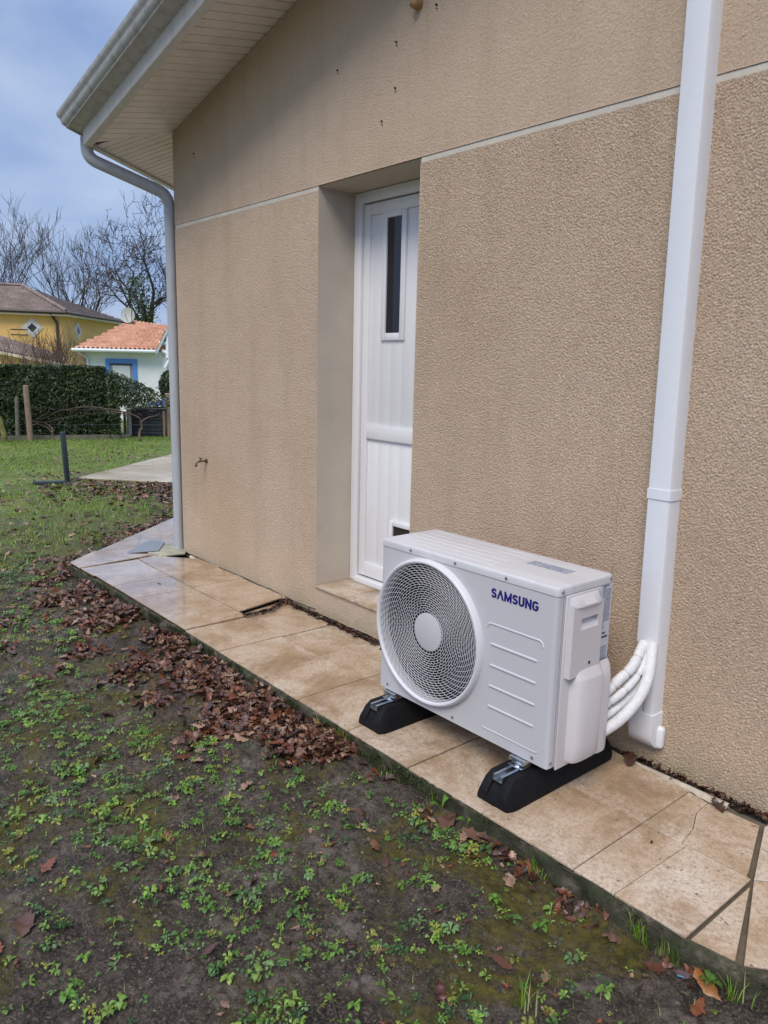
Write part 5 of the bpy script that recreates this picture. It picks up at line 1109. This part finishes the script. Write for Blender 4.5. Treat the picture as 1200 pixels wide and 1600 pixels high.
# ------------------------------------------------------------------ white house
M_WW = simple('white_house_render', (.70, .74, .76), .85, var=.05); M_BL = simple('blue_paint', (.085, .25, .66), .5, var=.05); M_WT = simple('white_timber', (.66, .72, .75), .5, var=.05)
k = NB('clay_tiles', .75); k.col(k.ramp(k.noise(2.6, 6, .75), [(.3, (.42, .19, .11)), (.5, (.58, .30, .19)), (.72, (.70, .46, .34))])); M_CLAY = k.m
k = NB('old_tiles', .8); k.col(k.ramp(k.noise(1.2, 7, .8), [(.3, (.13, .095, .085)), (.5, (.22, .17, .15)), (.72, (.36, .29, .26))])); M_OLDT = k.m
wh = thing('white_house', tuple(at(190, 560, 30) * [1, 1, 0] + [0, 0, G2]), 'white bungalow with orange tiled roof and blue window surround behind the hedge', 'house')
def tiled(P00, P10, P01, P11, mat, parent, rows, cols, name='roof_tiles', amp=.035, wave=True):
    # corrugated courses between the eave edge P00-P10 and the ridge edge P01-P11
    P00, P10, P01, P11 = map(lambda p_: np.array(p_, float), (P00, P10, P01, P11)); n_ = np.cross(P10 - P00, P01 - P00); n_ /= np.linalg.norm(n_); n_ = n_ if n_[2] > 0 else -n_
    nu = cols * 4 + 1; V = []; W = max(np.linalg.norm(P10 - P00), .1)
    for r2 in range(rows):
        for e_ in (0, 1):
            v_ = (r2 + e_ * .999) / rows; lift = amp * .9 * (1 - e_) - .10
            L_, R_ = P00 + (P01 - P00) * v_, P10 + (P11 - P10) * v_
            for i in range(nu):
                u2 = i / (nu - 1); q = P00 * 0 + L_ + (R_ - L_) * u2; w_ = abs(math.sin(math.pi * ((q - P00) @ (P10 - P00) / W / W) * cols)); V.append(q + n_ * (amp * w_ + lift))
    F = [(a * nu + i, a * nu + i + 1, (a + 1) * nu + i + 1, (a + 1) * nu + i) for a in range(rows * 2 - 1) for i in range(nu - 1)]
    o = npmesh(name, V, F, mat, parent, smooth=False); o['kind'] = 'stuff'; return o
ZE = 1.80
e0 = atz(113, 545, ZE); e1_ = at(244, 549, (e0 - CC) @ CF); e1_[2] = ZE; dE = (e1_ - e0); dE /= np.linalg.norm(dE); nE = np.array([-dE[1], dE[0], 0]); nE = nE if nE @ CF > 0 else -nE
rz = atz(208, 501, 3.9); slo = .34
def ridge_at(px_, py_, z_): return atz(px_, py_, z_)
# ridge height that puts the ridge in the roof plane through the eave
def roof_hit(px_, py_, o_, dirn_, nrm_, sl_):
    n3 = np.cross(dirn_, nrm_ + np.array([0, 0, sl_])); d = ray(px_, py_); t = n3 @ (o_ - CC) / (n3 @ d); return CC + d * t
rA = roof_hit(208, 500, e0, dE, nE, .36); rB = rA + dE * ((roof_hit(272, 503, e0, dE, nE, .36) - rA) @ dE + 4)
e1x = e1_ + dE * .0
tiled(e0, e1x, rA, roof_hit(262, 508, e0, dE, nE, .36), M_CLAY, wh, 9, 18, amp=.11)
tiled(roof_hit(262, 508, e0, dE, nE, .36) - dE * .4, rB, rA + dE * .05 + (0, 0, -.02), rB + (0, 0, .02), M_CLAY, wh, 2, 22) if False else None
w0 = e0 + dE * .35 + nE * .45; w1 = e1_ + dE * .25 + nE * .45
mb = MB(); mb.prism([(w0[0], w0[1], G2), (w1[0], w1[1], G2), (w1[0] + nE[0] * 6, w1[1] + nE[1] * 6, G2), (w0[0] + nE[0] * 6, w0[1] + nE[1] * 6, G2)], (0, 0, ZE - G2 - .06)); build('wall', mb, M_WW, wh, smooth=False)
mb = MB(); mb.prism([e0 + (0, 0, -.10), e1_ + (0, 0, -.10), e1_ + nE * .5 + (0, 0, -.10), e0 + nE * .5 + (0, 0, -.10)], (0, 0, .06)); build('soffit', mb, M_WT, wh, smooth=False)
mb = MB(); mb.tube([e0 + (0, 0, -.03) - nE * .05, e1_ + (0, 0, -.03) - nE * .05], .065, 8); build('gutter', mb, M_WT, wh)
mb = MB(); a = e0 + dE * .12; mb.tube([a + (0, 0, -.05), a + nE * .4 + dE * .3 + (0, 0, -.35), a + nE * .4 + dE * .3 + (0, 0, -2.5)], .045, 8); build('downpipe', mb, M_WT, wh)
def onwall(px_, py_):                                # facade plane
    d = ray(px_, py_); t = nE @ (w0 - CC) / (nE @ d); return CC + d * t
def wrect(x0, y0, x1, y1, dep0, dep1, name, mat, parent):
    P = [onwall(x0, y0), onwall(x1, y0), onwall(x1, y1), onwall(x0, y1)]; zt_ = P[0][2]; zb_ = P[3][2]; P[1][2] = zt_; P[2][2] = zb_; P[2][:2] = P[1][:2]; P[3][:2] = P[0][:2]
    mb = MB(); mb.prism([p_ - nE * dep1 for p_ in P], nE * (dep1 - dep0)); return build(name, mb, mat, parent, smooth=False)
for r_4 in ((165, 560, 214, 567), (165, 567.2, 171.5, 606), (207.5, 567.2, 214, 606), (171.7, 604, 207.3, 609)): wrect(*r_4, .0, .05, 'window_surround', M_BL, wh)
wrect(171.8, 567.4, 207.2, 603.8, .0, .012, 'pane', simple('window_grey', (.22, .24, .26), .2), wh); wrect(171.8, 567.4, 207.2, 570.5, .014, .03, 'blind', simple('blind_dark', (.05, .05, .06), .5), wh)
wrect(176, 571, 203, 603, .015, .02, 'curtain', simple('curtain', (.55, .6, .62), .8), wh)
# right gable with open trusses
ap = roof_hit(260, 511, e0, dE, nE, .36); gl = e1_ + (0, 0, .02); apx = np.array([ap[0], ap[1], ap[2]]) ; gr_ = apx + (apx - gl) * [1, 1, -1] 
gap2 = at(262, 512, (e1_ - CC) @ CF + .2); gl2 = at(243, 550, (e1_ - CC) @ CF); gr2 = at(282, 540, (e1_ - CC) @ CF + .4)
bkv = nE * 2.2 + dE * .2
mb = MB(); th_ = np.array([0, 0, .16]); mb.prism([gl2 - th_, gap2 - th_, gap2, gl2], nE * .06); mb.prism([gap2 - th_, gr2 - th_, gr2, gap2], nE * .06); build('bargeboard', mb, M_WT, wh, smooth=False)
mb = MB(); mb.prism([gl2 + (0, 0, .01), gap2 + (0, 0, .01), gap2 + (0, 0, .05), gl2 + (0, 0, .05)], bkv); mb.prism([gap2 + (0, 0, .01), gr2 + (0, 0, .01), gr2 + (0, 0, .05), gap2 + (0, 0, .05)], bkv); build('porch_roof', mb, M_CLAY, wh, smooth=False)
tiled(gap2 + (0, 0, .05) , gr2 + (0, 0, .05), gap2 + bkv + (0, 0, .05), gr2 + bkv + (0, 0, .05), M_CLAY, wh, 6, 6)
for (a, b_, c2, d2) in ((249, 536, 262, 537), (253, 548, 270, 556), (262, 514, 262, 560), (258, 575, 275, 545), (266, 565, 275, 552)):
    P, Q = at(a, b_, (e1_ - CC) @ CF + .35), at(c2, d2, (e1_ - CC) @ CF + .35); mb = MB(); mb.tube([P, Q], .085, 6); build('truss_beam', mb, M_WT, wh, smooth=False)
mb = MB(); P = at(262, 548, (e1_ - CC) @ CF + .5); mb.box((P[0] - .09, P[1] - .09, G2), (P[0] + .09, P[1] + .09, P[2])); build('porch_post', mb, M_WT, wh, smooth=False)
# dish and aerial
dc = at(200, 493, (rA - CC) @ CF - .6); dish_t = thing('satellite_dish', tuple(dc - np.array([0, 0, .6])), 'round grey satellite dish on the ridge of the white house', 'satellite dish')
fdir = np.array([.75, -.60, .15]); fdir /= np.linalg.norm(fdir); u3 = np.cross(fdir, (0, 0, 1.)); u3 /= np.linalg.norm(u3); v3 = np.cross(u3, fdir); mb = MB(); RD = .30
for k_, r_ in enumerate((0.0001, .1, .2, RD)):
    for i in range(20): a = 2 * math.pi * i / 20; mb.v.append(tuple(dc + u3 * r_ * math.cos(a) + v3 * r_ * 1.08 * math.sin(a) + fdir * (r_ * r_ * .6)))
mb.f = [(k_ * 20 + i, k_ * 20 + (i + 1) % 20, (k_ + 1) * 20 + (i + 1) % 20, (k_ + 1) * 20 + i) for k_ in range(3) for i in range(20)]; build('reflector', mb, simple('dish_grey', (.42, .46, .42), .6), dish_t)
mb = MB(); mb.tube([dc - v3 * .25, dc + fdir * .35 - v3 * .1, dc + fdir * .38 - v3 * .02], .012, 6); mb.tube([dc - (0, 0, .7), dc - fdir * .03], .02, 6); build('arm', mb, M_STEELP, dish_t)
aer = thing('tv_aerial', tuple(at(206, 500, 31)), 'thin television aerial mast rising beside the satellite dish', 'aerial'); mb = MB(); mb.tube([at(206, 505, 31), at(206, 445, 31)], .018, 5); mb.tube([at(206, 470, 31), at(236, 467, 31)], .012, 4); [mb.tube([at(x_, 462, 31), at(x_, 475, 31)], .008, 4) for x_ in (212, 219, 226, 233)]; build('mast', mb, M_STEELP, aer)

# ------------------------------------------------------------------ yellow house
M_YW = simple('ochre_render', (.80, .52, .19), .85, var=.07, scale=1); M_CR = simple('cream_trim', (.62, .55, .42), .7); M_BR = simple('brown_gutter', (.06, .04, .035), .5)
ZY = 4.1
yA, yB, yC = atz(-150, 478, ZY), atz(103, 488, ZY), atz(197, 503, ZY)
yh = thing('yellow_house', (yB[0], yB[1], G2), 'two storey ochre yellow house with old grey brown tiled hip roof', 'house')
inw = lambda p_, q_, d_: d_
d1v = (yB - yA) / np.linalg.norm(yB - yA); d2v = (yC - yB) / np.linalg.norm(yC - yB); n1v = np.array([-d1v[1], d1v[0], 0]); n1v = n1v if n1v @ CF > 0 else -n1v; n2v = np.array([-d2v[1], d2v[0], 0]); n2v = n2v if n2v @ (yA - yB) > 0 else -n2v
ovh = .45; cB = yB - d1v * ovh * .7 + n1v * ovh; cB[2] = 0
wA = cB - d1v * 11; wC = cB + d2v * 9.5; wD = wC - d1v * 11
mb = MB(); mb.prism([(p_[0], p_[1], G2) for p_ in (wA, cB, wC, wD)], (0, 0, ZY - G2 - .08)); build('wall', mb, M_YW, yh, smooth=False)
mb = MB(); mb.prism([yA - d1v * 1 + (0, 0, -.22), yB + (0, 0, -.22), yC + (0, 0, -.22), yC - d1v * 12 + (0, 0, -.22)], (0, 0, .12)); build('cornice', mb, M_CR, yh, smooth=False)
apx = atz(35, 447, 5.95)
yCb = yC + d2v * .3
L0_ = yA - d1v * 3; rl = apx - d1v * 9
tiled(L0_, yB, rl, apx, M_OLDT, yh, 14, 44, amp=.09); 
rr5 = atz(194, 500, ZY + .30)
tiled(yB, yCb, apx, apx + (yCb - yB) * .02, M_OLDT, yh, 14, 34, amp=.09)
mb = MB(); mb.tube([apx + (0, 0, .06), yB + (0, 0, .10)], .11, 6); mb.tube([rl + (0, 0, .06), apx + (0, 0, .06)], .11, 6); build('ridge_tile', mb, M_OLDT, yh)
mb = MB(); mb.tube([yB - (0, 0, .03), yC - (0, 0, .03)], .08, 6); mb.tube([L0_ - (0, 0, .02), yB - (0, 0, .02)], .12, 6); build('gutter', mb, M_BR, yh)
mb = MB(); dpx = cB - n1v * .08 - d1v * .25; mb.tube([yB + (0, 0, -.05) - d1v * .9, dpx + (0, 0, ZY - .6), dpx + (0, 0, 1)], .085, 8); build('downpipe', mb, M_BR, yh)
def diamond(px_, py_, rx, ry, o_, dv_, nv_, parent):
    nn3 = nv_; d = ray(px_, py_); t = nn3 @ (o_ - CC) / (nn3 @ d); c_ = CC + d * t; sc_ = t / FPX; fr_ = abs(dv_ @ CR)
    def dm_(s_, o0, o1, name, mat):
        P = [c_ + dv_ * (.60 * s_), c_ + np.array([0, 0, .60 * s_]), c_ - dv_ * (.60 * s_), c_ - np.array([0, 0, .60 * s_])]
        mb = MB(); mb.prism([p_ - nv_ * o1 for p_ in P], nv_ * (o1 - o0)); return build(name, mb, mat, parent, smooth=False)
    dm_(1, -.02, .05, 'window_surround', simple('white_surround', (.66, .64, .60), .7)); dm_(.66, .052, .07, 'window_frame', simple('window_white', (.72, .72, .70), .5)); dm_(.44, .072, .08, 'pane', M_GLASS)
diamond(50.5, 512, 15.5, 16.5, cB, d1v, n1v, yh); diamond(121, 517, 7.5, 16, cB, d2v, n2v, yh)
mb = MB(); P0_ = at(16, 509, (yB - CC) @ CF - .6); 
for i in range(2): mb.tube([P0_ + (0, 0, -.5 + .3 * i), P0_ + d1v * .9 + (0, 0, -.5 + .3 * i)], .04, 5)
build('balcony_rail', mb, M_BR, yh)
# lower lean-to roof of the yellow house
P00, P10, P01, P11 = at(-70, 534, 36), at(103, 568, 36), at(-60, 503, 39), at(97, 554, 39)
lw = thing('yellow_annex', (P10[0], P10[1], G2), 'low ochre annex with mossy tiled roof just above the hedge', 'house')
tiled(P00, P10, P01, P11, M_OLDT, lw, 8, 30, amp=.08)
b3 = CF * [1, 1, 0] * .4; mb = MB(); P_ = [P00 + b3 - (0, 0, .12), P10 + b3 - (0, 0, .12), P11 - (0, 0, .12), P01 - (0, 0, .12)]; mb.add([tuple(p_) for p_ in P_] + [(p_[0], p_[1], G2) for p_ in P_], [(0, 1, 2, 3), (0, 1, 5, 4), (1, 2, 6, 5), (2, 3, 7, 6), (3, 0, 4, 7)]); build('wall', mb, M_YW, lw, smooth=False)
mb = MB(); mb.prism([P00 - (0, 0, .16), P10 - (0, 0, .16), P10 + b3 - (0, 0, .16), P00 + b3 - (0, 0, .16)], (0, 0, .14)); build('fascia', mb, M_CR, lw, smooth=False)

# ------------------------------------------------------------------ bare trees
def grow(mb_list, p_, d_, L_, r_, lvl, maxl, rg, up=.10, spread=.55, wig=.16, nseg=4, n_ch=(2, 4), tips=None, rmin=.014):
    pts = [p_.copy()]; rad_ = [r_]; d_ = d_ / np.linalg.norm(d_); dirs = [d_]
    for i in range(nseg):
        d_ = d_ + rg.normal(0, wig, 3) + np.array([0, 0, up]); d_ /= np.linalg.norm(d_); pts.append(pts[-1] + d_ * L_ / nseg); rad_.append(r_ * (1 - .45 * (i + 1) / nseg)); dirs.append(d_)
    mb_list[0 if lvl == 0 else 1].tube(pts, rad_, 7 if lvl == 0 else (5 if lvl < 3 else 3), cap=False)
    if tips is not None and lvl >= maxl - 1: tips.append(pts[-1])
    if lvl >= maxl: return
    k_ = rg.integers(n_ch[0], n_ch[1] + 1) + (1 if lvl == 0 else 0)
    for i in range(k_):
        t = (rg.uniform(.35, 1) if lvl else rg.uniform(.45, 1)) if i else 1.0; j = min(int(t * nseg), nseg - 1); f = t * nseg - j; q = pts[j] * (1 - f) + pts[min(j + 1, nseg)] * f
        ax = rg.normal(0, 1, 3); ax -= ax @ dirs[j] * dirs[j]; ax /= np.linalg.norm(ax); a = rg.uniform(.25, 1) * spread * 1.4; nd = dirs[min(j + 1, nseg)] * math.cos(a) + ax * math.sin(a)
        grow(mb_list, q, nd, L_ * rg.uniform(.62, .86), max(rad_[j] * rg.uniform(.55, .75), rmin), lvl + 1, maxl, rg, up, spread, wig, max(3, nseg - 1), n_ch, tips, rmin)
def bare_tree(px, dpt, ytop, rad_, seed, label, group, maxl=6, first=.33, spread=.55, lean=(0, 0), name='bare_tree', dark=0, up=.1, n_ch=(2, 3)):
    b0 = at(px, 600, dpt); b0[2] = G2; hgt = at(px, ytop, dpt)[2] - G; t = thing(name, tuple(b0), label, 'tree', group); rg = np.random.default_rng(seed); a, b_ = MB(), MB(); tips = []
    grow([a, b_], b0, np.array([lean[0] * CR[0], lean[0] * CR[1], 1.]), hgt * first, rad_, 0, maxl, rg, up, spread, .10, 5, n_ch, tips)
    V = np.array(b_.v); zt_ = V[:, 2].max(); f = (hgt) / (zt_ - G)            # bring the crown to the height seen
    for m_ in (a, b_):
        W_ = np.array(m_.v); W_ = b0 + (W_ - b0) * np.array([.5 + .5 * f, .5 + .5 * f, f]); m_.v = [tuple(v_) for v_ in W_]
    build('trunk', a, M_BARK, t, ang=60); build('crown', b_, M_BARK, t, ang=60); tips = b0 + (np.array(tips) - b0) * np.array([.5 + .5 * f, .5 + .5 * f, f]); return t, b0, hgt, tips
tg = 'bare winter trees behind the houses'
bare_tree(30, 62, 305, .28, 101, 'bare slender tree at the far left, behind the yellow roof', tg, 6, .34, .42)
bare_tree(-8, 58, 318, .26, 109, 'bare tree cut by the left edge of the photo', tg, 6, .3, .45)
bare_tree(84, 60, 333, .34, 102, 'bare tree with dark trunk rising over the middle of the yellow roof', tg, 6, .34, .50)
bare_tree(122, 64, 345, .24, 104, 'smaller leaning bare tree right of the dark trunked one', tg, 6, .32, .42, (.12, 0))
t_, b0_, h_, tips_ = bare_tree(226, 50, 298, .42, 105, 'large spreading bare oak with ivy on its trunk, beside the downpipe', None, 7, .22, .85, (-.05, 0), up=.045)
r_ = np.random.default_rng(77); n_ = 3600; u_ = r_.random(n_) ** 1.5; P = b0_ + np.column_stack([r_.normal(0, .34 + .25 * u_, n_) + .5 * np.sin(u_ * 5), r_.normal(0, .36, n_), 2.2 + u_ * h_ * .44]); V, F, T = leafcloud(P, r_.normal(0, 1, (n_, 3)), .10, 78, hp * 1.3); tag(npmesh('ivy', V, F, M_HEDGE, t_, tint=T, smooth=False), kind='stuff')
q = tips_[r_.random(len(tips_)) < .16]; P = np.repeat(q, 3, 0) + r_.normal(0, .12, (len(q) * 3, 3)); V, F, T = leafcloud(P, r_.normal(0, 1, P.shape), .075, 79, np.array([(.16, .09, .06), (.10, .055, .045)])); tag(npmesh('dead_leaves', V, F, M_LITTER, t_, tint=T, smooth=False), kind='stuff')
bare_tree(262, 54, 380, .2, 108, 'thinner bare tree half hidden by the downpipe', tg, 6, .33, .45)
# reddish shrubs by the houses
def shrub(px, dpt, ytop, seed, label, w_=.5, n_=9, rad_=.03):
    b0 = at(px, 600, dpt); b0[2] = G2; hgt = at(px, ytop, dpt)[2] - G; t = thing('bare_shrub', tuple(b0), label, 'shrub'); rg = np.random.default_rng(seed); b_ = MB()
    for i in range(n_):
        a = rg.normal(0, w_, 2) * .4; grow([b_, b_], b0 + np.array([a[0] * .4, a[1] * .4, 0]), np.array([a[0], a[1], 1.]), hgt * .42, rad_, 0, 4, rg, .12, .45, .12, 4, (2, 3), None, .007)
    W_ = np.array(b_.v); f = hgt / (W_[:, 2].max() - G); W_ = b0 + (W_ - b0) * np.array([1, 1, f]); b_.v = [tuple(v_) for v_ in W_]; build('branches', b_, M_VINE, t, ang=60)
shrub(10, 24, 500, 120, 'bare brown branching shrub above the hedge at the left edge', .9, 7); shrub(100, 36, 500, 121, 'dense bare reddish shrub between the yellow house and the white house', .6, 14, .028); shrub(150, 40, 515, 122, 'low bare shrub against the right side of the yellow house', .6, 8)
shrub(60, 30, 540, 123, 'thin bare shrub in front of the ochre annex', .8, 7)
# far wood
def wood(px0, px1, dpt, ytop, n_, seed):
    rg = np.random.default_rng(seed); b_ = MB()
    for i in range(n_):
        px = rg.uniform(px0, px1); b0 = at(px, 600, dpt + rg.uniform(-6, 8)); b0[2] = G2; hh = (at(px, ytop + rg.uniform(-8, 40), dpt)[2] - G) * .30; grow([b_, b_], b0, np.array([0, 0, 1.]), hh, .16, 0, 4, rg, .08, .5, .1, 4, (2, 4))
    tag(build('distant_wood', b_, M_BARK, None, smooth=False), 'hazy line of bare woodland far behind the houses', 'trees', kind='stuff')
wood(-60, 300, 95, 470, 46, 130)
